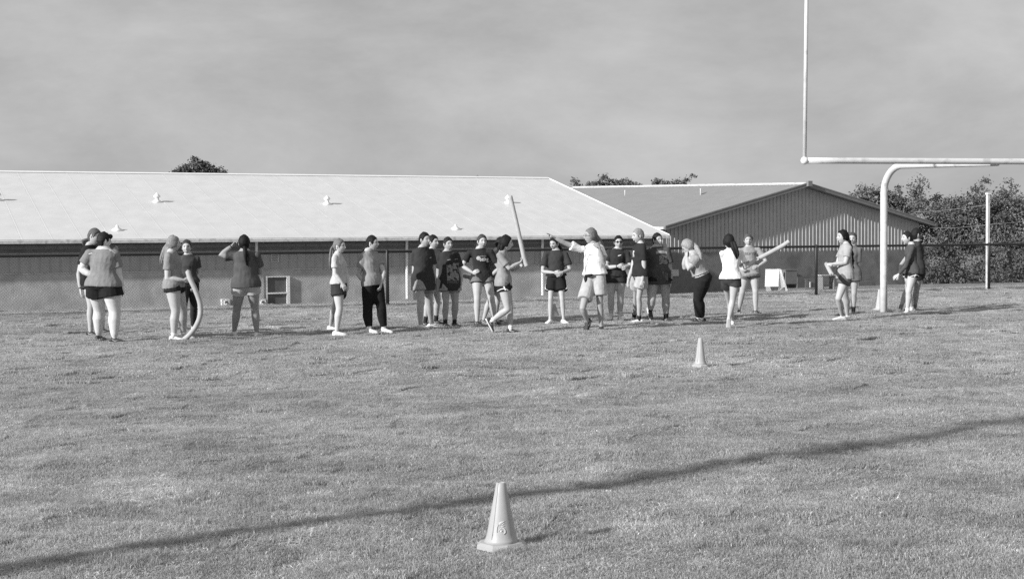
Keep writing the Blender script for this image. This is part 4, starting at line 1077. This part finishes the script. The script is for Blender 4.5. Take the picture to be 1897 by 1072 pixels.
# --- left cluster
person('girl in black tee leaning toward the broad girl in grey beside her', 168, 621, 428, 55, .95, H=1.68, hip=(172, 530), neck=(167, 466), head=(175, 447), hy=75, hp=12, hr=14,
       lf=(190, 617, 0, 80), rf=(168, 622, 0, 70), ra=dict(s=(156, 474, -.05), e=(146, 508, -.05), w=(149, 536, -.08)), la=dict(e=(196, 478, .3), w=(206, 466, .2), h=(214, 462, .2)),
       hair=.10, style='pony', tail=[(166, 442, 0), (160, 446, .02), (159, 456, .02)], tailr=[.03, .04, .02], tee=.022, bot=.03, hem=527, shoe=.03, sole=.05, blen=.35, skin=SK, extras=('wristband',), seed=1)
person('broad girl in grey tee and black shorts seen from behind, hand on hip', 197, 633, 432, 158, 1.55, hip=(192, 540), neck=(192, 464), cy=165, head=(193, 450), hy=128, hp=4,
       lf=(183, 631, 0, 165), rf=(212, 634, 0, 95), la=dict(s=(166, 478), e=(151, 499, .02), w=(170, 510, -.03), h=(180, 514, -.08)), ra=dict(s=(213, 478), e=(220, 512, .0), w=(226, 532, -.02), h=(230, 543)),
       hair=.04, style='short', bun=(204, 438, .02), tee=.21, bot=.018, hem=531, blen=0.44, bloose=0.035, legfat=0.95, shoe=.05, sole=.8, skin=.58, fat=0.02, prints=(('text', 178, 470, 17, .34, 'w w w', -1, .5), ('tick', 173, 469.5, 6, .7, '', -1, .5)), seed=2)
person('blonde girl with long wavy ponytail in grey tee holding a bent foam noodle upright', 326, 631, 438, 88, 1.22, hip=(323, 541), neck=(318, 472), head=(322, 455), hy=118, lf=(340, 627, 0, 95), rf=(322, 632, 0, 85),
       ra=dict(s=(312, 482, -.15), e=(310, 516, -.17), w=(341, 519, -.12), h=(350, 517, -.08), c=(.9, .9, 1.0, 1.0)), la=dict(s=(324, 480, .14), e=(333, 514, .10), w=(346, 507, .02), h=(352, 503, -.05), c=(.9, .9, 1.0, 1.0)),
       hair=.22, style='long', tail=[(313, 449, .02), (309, 460, .05), (304, 474, .05), (299, 490, .06)], tailr=[.032, .05, .045, .015], tee=.24, bot=.025, hem=534, blen=0.24, shoe=.75, sock=.7, sockh=.04, legfat=0.98, skin=.44, seed=3)
person('smiling dark-haired girl in dark tee and dark leggings behind the blonde with the bent noodle', 352, 620, 446, 12, .95, lf=(358, 618), rf=(340, 622), hy=8, head=(346, 463), neck=(348, 478), hair=.05, style='short',
       tee=.06, bottom='leggings', bot=.035, hem=524, shoe=.6, smile=1, la=dict(w=(361, 528, -.02)), skin=.45, seed=4)
person('girl in dark grey tee seen from behind raising a hand to her head, standing alone', 455, 626, 437, 192, 1.18, hip=(456, 540), neck=(453, 470), head=(452, 452), hy=196, lf=(434, 623, 0, 215), rf=(476, 624, 0, 165),
       la=dict(s=(431, 478), e=(409, 473, -.02), w=(430, 455, .02), h=(439, 446, .04), c=(.6, .7, .8, .9)), ra=dict(s=(476, 480), e=(481, 505, .16), w=(468, 500, .28)), hair=.025, style='short', tee=.085, bot=.42, hem=533, blen=.36,
       bloose=.02, shoe=.62, tail=[(453, 456, -.10), (456, 470, -.13), (458, 492, -.13)], tailr=[.03, .035, .01], legfat=.92, skin=.30, extras=('wristband', 'band_l'), loose=.03, seed=5)
person('fair girl with long ponytail in pale tee and dark shorts standing in profile', 622, 620, 444, 78, 1.05, hip=(629, 538), neck=(626, 470), head=(629, 456), hy=72, lf=(613, 612, 0, 60), rf=(624, 621, 0, 95),
       ra=dict(s=(620, 482, -.12), e=(621, 508, -.14), w=(634, 524, -.16), h=(639, 534, -.17), c=(.15, .2, .25, .3)), la=dict(e=(642, 508, .1), w=(644, 526, -.02)), hair=.16, style='pony',
       tail=[(620, 452, .02), (616, 462, .02), (613, 480, -.02), (612, 500, -.04)], tailr=[.028, .035, .03, .01], tee=.46, bot=.04, hem=526, blen=.45, shoe=.8, skin=.5, seed=6)
person('girl in grey tee and black joggers with a hand in her pocket', 693, 617, 438, 58, 1.15, hip=(690, 536), neck=(683, 470), head=(690, 454), hy=72, lf=(711, 617, 0, 65), rf=(684, 618, 0, 62), rk=(681, 575, -.05), lk=(707, 572, -.05),
       ra=dict(s=(673, 482, -.1), e=(664, 509, -.05), w=(680, 527, -.16), h=(688, 533, -.14)), la=dict(e=(711, 505, .02), w=(706, 526, -.05)), hair=.028, style='pony', tail=[(683, 452, .05), (677, 460, .06), (674, 466, .06)], tailr=[.03, .035, .012],
       tee=.27, bottom='joggers', bot=.016, hem=529, shoe=.78, sock=.75, sockh=.06, smile=1, skin=.45, loose=.02, seed=7)
# --- centre group
person('girl in long plain dark tee with white trainers, leftmost of the centre group', 785, 610, 432, 32, 1.02, neck=(783, 466), head=(787, 449), hy=48, lf=(799, 607, 0, 62), rf=(779, 611, 0, 60), ra=dict(s=(769, 478), e=(767, 508, .02), w=(772, 535, -.05), h=(776, 546, -.06)),
       la=dict(e=(804, 505, .12), w=(803, 530, .1)), hair=.03, style='short', tee=.04, bot=.27, hem=538, loose=.03, blen=.55, bloose=.025, shoe=.8, skin=.40, prints=(('tick', 795, 477, 5, .6, '', 1, .5),), seed=8)
person('dark-haired girl in grey tee mostly hidden behind the long plain dark tee', 801, 602, 437, 45, .95, hy=52, head=(803, 452), neck=(801, 469), hair=.03, style='short', tee=.2, bot=.22, hem=527, lf=(808, 600), rf=(788, 602), shoe=.03, sock=.03, la=dict(e=(818, 505), w=(812, 527)), skin=.42, seed=9)
person('girl in dark tee with a big pale picture and black boots', 833, 606, 441, 22, 1.08, neck=(829, 472), head=(830, 457), hy=32, lf=(842, 605, 0, 35), rf=(825, 606, 0, 25), ra=dict(s=(814, 483), e=(812, 510, .04), w=(818, 530, -.05), h=(821, 541, -.06)),
       la=dict(s=(846, 484), e=(854, 508, .04), w=(853, 530, .02)), hair=.045, style='pony', tail=[(822, 462, .06), (820, 470, .08), (818, 478, .05)], tailr=[.035, .03, .01], tee=.035, bot=.28, hem=539, loose=.035, blen=.5, shoe=.025, sole=.04, sock=.03, sockh=.13,
       skin=.36, prints=(('patchy', 835, 503, 24, .20, '', 1, 1.35), ('tick', 827, 481, 6, .3, '', 1, .4), ('tick', 843, 480, 6, .3, '', 1, .4), ('text', 834, 522, 22, .14, 'HHUHU', 1, 1.4)), seed=10)
person('girl in dark lettered tee and grey shorts with both hands on her hips', 894, 600, 436, 10, 1.05, neck=(889, 467), hip=(893, 528), head=(893, 452), hy=22, lf=(917, 600, 0, 35), rf=(884, 601, 0, 35), ra=dict(s=(869, 475), e=(857, 493, .02), w=(876, 505, -.08), h=(886, 501, -.15), c=(.1, .15, .2, .25)),
       la=dict(s=(909, 476), e=(925, 497, .03), w=(908, 512, -.02), h=(902, 515, .02)), hair=.06, style='pony', tail=[(886, 452, .08), (885, 460, .09), (886, 468, .08)], tailr=[.025, .03, .01], tee=.03, bot=.17, hem=523, blen=.26, bloose=.035, shoe=.03, sole=.04,
       skin=.44, prints=(('text', 895, 480, 17, .75, 'eeing', 1, 1.25), ('text', 893, 474.5, 13, .3, 'ANANA', 1, .8), ('oval', 884.5, 478, 7, .4, '', 1, 1.1)), seed=11)
person('girl in dark shorts hidden between the hands-on-hips girl and the noodle carrier', 916, 598, 441, 70, .95, lf=(918, 597), rf=(896, 599), hair=.03, style='short', tee=.2, bot=.09, hem=505, blen=.6, ra=dict(e=(905, 500), w=(893, 512, .0)), head=(928, 456), neck=(920, 470), skin=.4, shoe=.05, seed=12)
person('long-haired girl in grey tee striding with a tall foam noodle held upright', 936, 618, 438, 84, 1.0, hip=(933, 534), neck=(932, 470), head=(938, 453), hy=92, hp=4, lf=(946, 617, 0, 92), rf=(903, 598, .13, 95, 62), rk=(941, 573, -.1), 
       ra=dict(s=(925, 482, -.12), e=(943, 497, -.15), w=(964, 486, -.06), h=(972, 478, -.03), c=(1.0, 1.1, 1.1, 1.1)), la=dict(s=(934, 480, .12), e=(950, 500, .12), w=(964, 492, .04), h=(972, 489, 0), c=(1.0, 1.1, 1.1, 1.1)),
       hair=.025, style='down', tail=[(931, 446, .02), (926, 456, .02), (925, 468, .03), (925, 482, .02)], tailr=[.055, .065, .055, .015], tee=.27, sleeve=.75, bot=.02, hem=530, blen=.33, bloose=.02, shoe=.03, sole=.7, sock=.7, sockh=.05, skin=.42, extras=('stripe',), seed=13)
person('girl in dark tee and long black shorts looking down with her arms folded', 1031, 600, 440, -8, .98, neck=(1030, 472), head=(1027, 458), hy=-32, hp=14, lf=(1044, 601, 0, 25), rf=(1019, 601, 0, -25), ra=dict(s=(1012, 482), e=(1005, 503, -.05), w=(1027, 505, -.18), h=(1034, 504, -.2)),
       la=dict(s=(1048, 482), e=(1056, 500, -.05), w=(1042, 504, -.2), h=(1034, 509, -.22)), hair=.03, style='short', tail=[(1032, 452, .08), (1039, 462, .05), (1043, 472, .02)], tailr=[.05, .045, .02], tee=.045, bot=.018, hem=512, blen=.62, bloose=.04, sleeve=.7, loose=.03, shoe=.85, legfat=0.8, skin=.42, extras=('stripe',), seed=14)
person('long-haired woman in white tee and pale shorts pointing left as she walks', 1101, 613, 424, -28, 1.02, hip=(1102, 520), neck=(1098, 456), head=(1094, 440), hy=-72, cy=-24, lf=(1114, 613, 0, -15), rf=(1091, 600, .1, -30, 48, -.05), rk=(1079, 572, -.25),
       ra=dict(s=(1076, 463), e=(1046, 450, -.06), w=(1028, 440, -.1), h=(1018, 435, -.12), c=(.05, 1.3, 1.4, 1.4), n=(0, .3, -1)), la=dict(s=(1113, 466), e=(1119, 488, -.10), w=(1110, 459, -.16), h=(1103, 447, -.14), c=(.8, .9, 1, 1)),
       hair=.16, style='long', tail=[(1100, 434, .04), (1106, 445, .03), (1110, 458, .03), (1111, 472, .05)], tailr=[.055, .06, .055, .02], tee=.82, bot=0.42, hem=509, blen=.72, bloose=.035, loose=.035, shoe=.035, sole=.08, legfat=0.85, skin=.34,
       extras=('coach_kit', 'glasses'), prints=(('text', 1096, 472, 14, .3, 'LOPS', 1, .8), ('oval', 1092, 480, 3, .25, '', 1, 1.2), ('text', 1095, 486, 8, .5, 'mm', 1, .6)), seed=15)
person('girl in dark tee wearing sunglasses with hands held together in front', 1141, 594, 438, 4, 1.1, neck=(1145, 469), head=(1146, 453), hy=4, lf=(1148, 594, 0, 15), rf=(1132, 594, 0, -20), ra=dict(s=(1128, 479), e=(1123, 496, -.06), w=(1145, 493, -.2), h=(1153, 491, -.22)),
       la=dict(s=(1162, 479), e=(1169, 497, -.05), w=(1163, 492, -.2), h=(1157, 496, -.23)), hair=.025, style='short', tee=.035, bot=.03, hem=512, blen=.34, bloose=.03, shoe=.72, sock=.7, sockh=.11, sole=.6, skin=.42, extras=('sunglasses', 'wristband'), prints=(('tick', 1146, 473, 6, .7, '', 1, .5),), seed=16)
person('blonde girl in dark tee and pale shorts looking left in profile', 1183, 598, 425, -62, .98, hip=(1186, 520), neck=(1186, 461), head=(1182, 442), hy=-72, hp=6, lf=(1184, 597, 0, -85), rf=(1175, 592, 0, -70), la=dict(s=(1192, 472, -.12), e=(1193, 497, -.13), w=(1190, 520, -.16), h=(1189, 530, -.17)),
       ra=dict(s=(1178, 472, .1), e=(1172, 497, .05), w=(1164, 518, -.05), h=(1162, 527, -.08)), hair=.24, style='pony', tail=[(1189, 440, .03), (1192, 447, .03), (1193, 456, .03)], tailr=[.022, .025, .008], tee=.028, bot=.40, hem=512, blen=.58, bloose=.05, loose=.02, shoe=.85, sock=.03, sockh=.07, smile=1, skin=.44,
       prints=(('patchy', 1177, 470, 7, .55, '', 1, 1.6),), legfat=0.82, seed=17)
person('girl in dark grey tee with pale chest picture, one foot crossed behind', 1222, 596, 433, 12, 1.28, hip=(1219, 530), neck=(1217, 465), head=(1218, 449), hy=30, lf=(1234, 595, 0, 30), rf=(1202, 577, .1, 25, 62, .05), rk=(1207, 556, -.1),
       ra=dict(s=(1201, 477), e=(1198, 503, .1), w=(1203, 525, .1)), la=dict(s=(1236, 476), e=(1241, 502), w=(1242, 523, -.03), h=(1242, 533, -.03)), hair=.035, style='short', tee=.075, bot=.018, hem=527, blen=.28, bloose=.04, loose=.03, shoe=.05, sole=.7, sock=.025, sockh=.09, smile=1, skin=.42, fat=.02,
       prints=(('arch', 1222, 468, 21, .30, '', 1, .22), ('patchy', 1225, 481, 17, .24, '', 1, .95), ('text', 1221, 493, 22, .16, 'MMMMM', 1, .35)), seed=18)
# --- right group
person('blonde girl in grey tee and black leggings bending with face in hands', 1298, 598, 446, -100, 1.38, H=1.66, hip=(1302, 517), neck=(1282, 467), head=(1275, 457), hy=-105, hp=44, lf=(1300, 597, 0, -88), rf=(1294, 595, 0, -95),
       la=dict(s=(1290, 480, -.15), e=(1276, 498, -.2), w=(1272, 476, -.1), h=(1271, 466, -.04)), ra=dict(s=(1277, 476, .12), e=(1268, 495, .1), w=(1270, 474, .05)), hair=.28, style='long', tail=[(1283, 450, .02), (1290, 458, -.05), (1296, 470, -.16), (1299, 481, -.2)], tailr=[.04, .05, .04, .01],
       tee=.30, bottom='leggings', bot=.022, hem=507, shoe=.03, sole=.35, sock=.75, sockh=.07, skin=.42, loose=.015, seed=19)
person('dark-haired girl in white tee and dark shorts seen from behind holding out a noodle', 1354, 608, 436, 162, .98, hip=(1354, 522), neck=(1353, 465), head=(1350, 449), hy=195, cy=158, lf=(1357, 603, 0, 170), rf=(1350, 597, .13, 172, 62, -.1), 
       ra=dict(s=(1373, 474), e=(1380, 496, .04), w=(1398, 484, .10), h=(1406, 480, .12), c=(1, 1.1, 1.1, 1.1)), la=dict(s=(1338, 474), e=(1348, 495, .22), w=(1380, 489, .22), h=(1390, 486, .2), c=(1, 1.1, 1.1, 1.1)), hair=.032, style='down', tail=[(1356, 448, -.08), (1360, 460, -.12), (1363, 470, -.13), (1365, 480, -.12)], tailr=[.055, .055, .035, .01],
       tee=.80, bot=.05, hem=517, blen=.34, bloose=.025, shoe=.72, sole=.6, loose=.02, legfat=.95, skin=.44, seed=20)
person('smiling girl in lettered grey tee behind the outstretched foam noodle', 1388, 583, 435, 2, 1.02, hip=(1389, 508), neck=(1387, 466), head=(1386, 451), hy=-4, lf=(1400, 583, 0, 30), rf=(1369, 582, 0, -10), la=dict(s=(1405, 474), e=(1419, 484, -.03), w=(1405, 493, -.2), h=(1394, 496, -.24)),
       ra=dict(s=(1370, 474), e=(1363, 490, .05), w=(1372, 498, -.15), h=(1380, 499, -.22)), hair=.09, style='pony', bun=(1392, 441, .12), tee=.29, bot=.14, hem=513, blen=.30, bloose=.03, shoe=.025, sole=.05, smile=1, skin=.44, loose=.03, sag=.05, prints=(('text', 1389, 470, 22, .13, 'BEAVER', 1, 1.1),), seed=21)
person('girl with very long dark braid in pale grey tee facing left', 1564, 593, 427, -78, 1.04, hip=(1565, 522), neck=(1567, 461), head=(1561, 443), hy=-76, lf=(1560, 592, 0, -85), rf=(1570, 590, 0, -65), lk=(1553, 553, -.1),
       la=dict(s=(1573, 471, -.12), e=(1566, 487, -.15), w=(1541, 489, -.12), h=(1531, 492, -.1), c=(.5, .6, .7, .7)), ra=dict(s=(1561, 472, .12), e=(1551, 490, .1), w=(1542, 494, .0)), hair=.022, style='braid', tail=[(1569, 438, 0), (1574, 452, -.02), (1577, 475, -.03), (1578, 500, -.04), (1579, 512, -.04)], tailr=[.035, .045, .05, .042, .015],
       tee=.34, bot=.11, hem=517, blen=0.45, bloose=.03, shoe=.72, smile=1, skin=.44, loose=.02, legfat=0.95, seed=22)
person('girl mostly hidden behind the one with the very long braid', 1577, 585, 432, -25, .9, hy=-20, lf=(1581, 584), rf=(1558, 585, 0, -60), head=(1579, 450), neck=(1578, 464), hair=.07, style='short', tee=.15, bot=.15, hem=520, la=dict(e=(1588, 500), w=(1587, 517)), sock=.03, shoe=.05, skin=.44, seed=23)
person('girl in dark long-sleeved top and black shorts facing left beside the goal post', 1685, 583, 430, -72, .98, hip=(1688, 515), neck=(1688, 464), head=(1680, 447), hy=-76, hp=3, lf=(1681, 583, 0, -70), rf=(1689, 581, 0, -75), la=dict(s=(1690, 472, -.13), e=(1677, 494, -.15), w=(1664, 509, -.14), h=(1656, 514, -.14)),
       ra=dict(s=(1683, 472, .12), e=(1680, 495, .1), w=(1668, 507, .05)), hair=.04, style='short', tee=.075, long_sleeve=True, bot=.02, hem=508, blen=.28, bloose=.02, shoe=.6, sole=.5, sock=.75, sockh=.05, skin=.5, loose=.008, bun=(1688, 444, .03), smile=1, extras=('stripe',), seed=24)
person('girl with hair in a bun standing behind the dark long-sleeved top', 1699, 579, 424, 95, 1.0, hip=(1700, 512), hy=105, head=(1698, 440), neck=(1700, 458), cy=80, lf=(1668, 580, 0, -60), rf=(1695, 577), hair=.035, style='short', bun=(1707, 440, -.05), tee=.04, bot=.03, hem=508, blen=.45, la=dict(e=(1670, 490), w=(1667, 500, -.1)), ra=dict(e=(1709, 490), w=(1706, 505)), shoe=.7, sock=.2, sockh=.22, skin=.36, seed=25)
bpy.context.view_layer.update()
DG = bpy.context.evaluated_depsgraph_get()
for fin, raws in JOBS:
    fin(DG)
for fin, raws in JOBS:
    for o in raws:
        me = o.data; bpy.data.objects.remove(o); bpy.data.meshes.remove(me)

# ------------------------------------------------------------------ foam noodles
M_foam = mat('foam', .42, .9, .1, .08, 18, .4, 120, .002)
M_foam2 = mat('foam_dark', .24, .9, .1, .08, 18, .4, 120, .002)
def noodle(pts_, r, label, m=M_foam, n=16):
    P_ = [Vector(p) for p in pts_]; dense = []
    for i in range(len(P_) - 1):
        p0 = P_[max(i - 1, 0)]; p1, p2 = P_[i], P_[i + 1]; p3 = P_[min(i + 2, len(P_) - 1)]
        for t in np.linspace(0, 1, 7, endpoint=False):
            dense.append(0.5 * ((2 * p1) + (p2 - p0) * t + (2 * p0 - 5 * p1 + 4 * p2 - p3) * t * t + (3 * p1 - p0 - 3 * p2 + p3) * t ** 3))
    dense.append(P_[-1]); o0 = P_[0]
    a = (dense[0] - dense[1]).normalized(); b = (dense[-1] - dense[-2]).normalized()
    path = [dense[0] - a * .03, dense[0] - a * .0005, dense[0], dense[0] - a * .002] + dense[1:-1] + [dense[-1] - b * .002, dense[-1], dense[-1] - b * .0005, dense[-1] - b * .03]
    rr = [r * .3, r * .3, r * .94, r] + [r] * (len(dense) - 2) + [r, r * .94, r * .3, r * .3]
    q = MB(); q.tube(path, rr, n); o = q.build('foam_noodle', m, None, True, o0); o.location = o0; tag(o, label, 'foam noodle', 'foam noodles carried by the players')
def Yof(fx, fy): return at_z(fx, fy, 0).y
Ya = Yof(326, 631)
noodle([at_y(348, 502, Ya - .08), at_y(352, 516, Ya - .10), at_y(361, 535, Ya - .10), at_y(370, 560, Ya - .08), at_y(371, 583, Ya - .08), at_y(363, 604, Ya - .08), at_y(351, 620, Ya - .08), at_y(340, 629, Ya - .06)], .037, 'bent foam noodle standing on the grass, gripped by the blonde girl')
Yb = Yof(936, 618)
noodle([at_y(945, 363, Yb + .0), at_y(956, 410, Yb - .02), at_y(966, 455, Yb - .03), at_y(971.5, 480, Yb - .04), at_y(976, 493, Yb - .05)], .034, 'straight foam noodle held upright against the white roof')
Yd = Yof(1354, 608)
noodle([at_y(1388, 490, Yd + .12), at_y(1406, 479, Yd + .14), at_y(1430, 466, Yd + .14), at_y(1450, 455, Yd + .13), at_y(1462, 447, Yd + .12)], .036, 'foam noodle pointing right, held by the girl in white seen from behind')
Ye = Yof(1564, 593)
noodle([at_y(1531, 489, Ye + .35), at_y(1533, 493, Ye - .05), at_y(1537, 501, Ye - .28), at_y(1541, 508, Ye - .45)], .036, 'noodle end hanging from the hand of the girl with the long braid')
Yf = Yof(916, 598)
noodle([at_y(855, 510, Yf + .05), at_y(872, 514, Yf + .02), at_y(890, 516, Yf), at_y(900, 517, Yf)], .034, 'dull noodle held level behind the hands-on-hips girl', M_foam2)
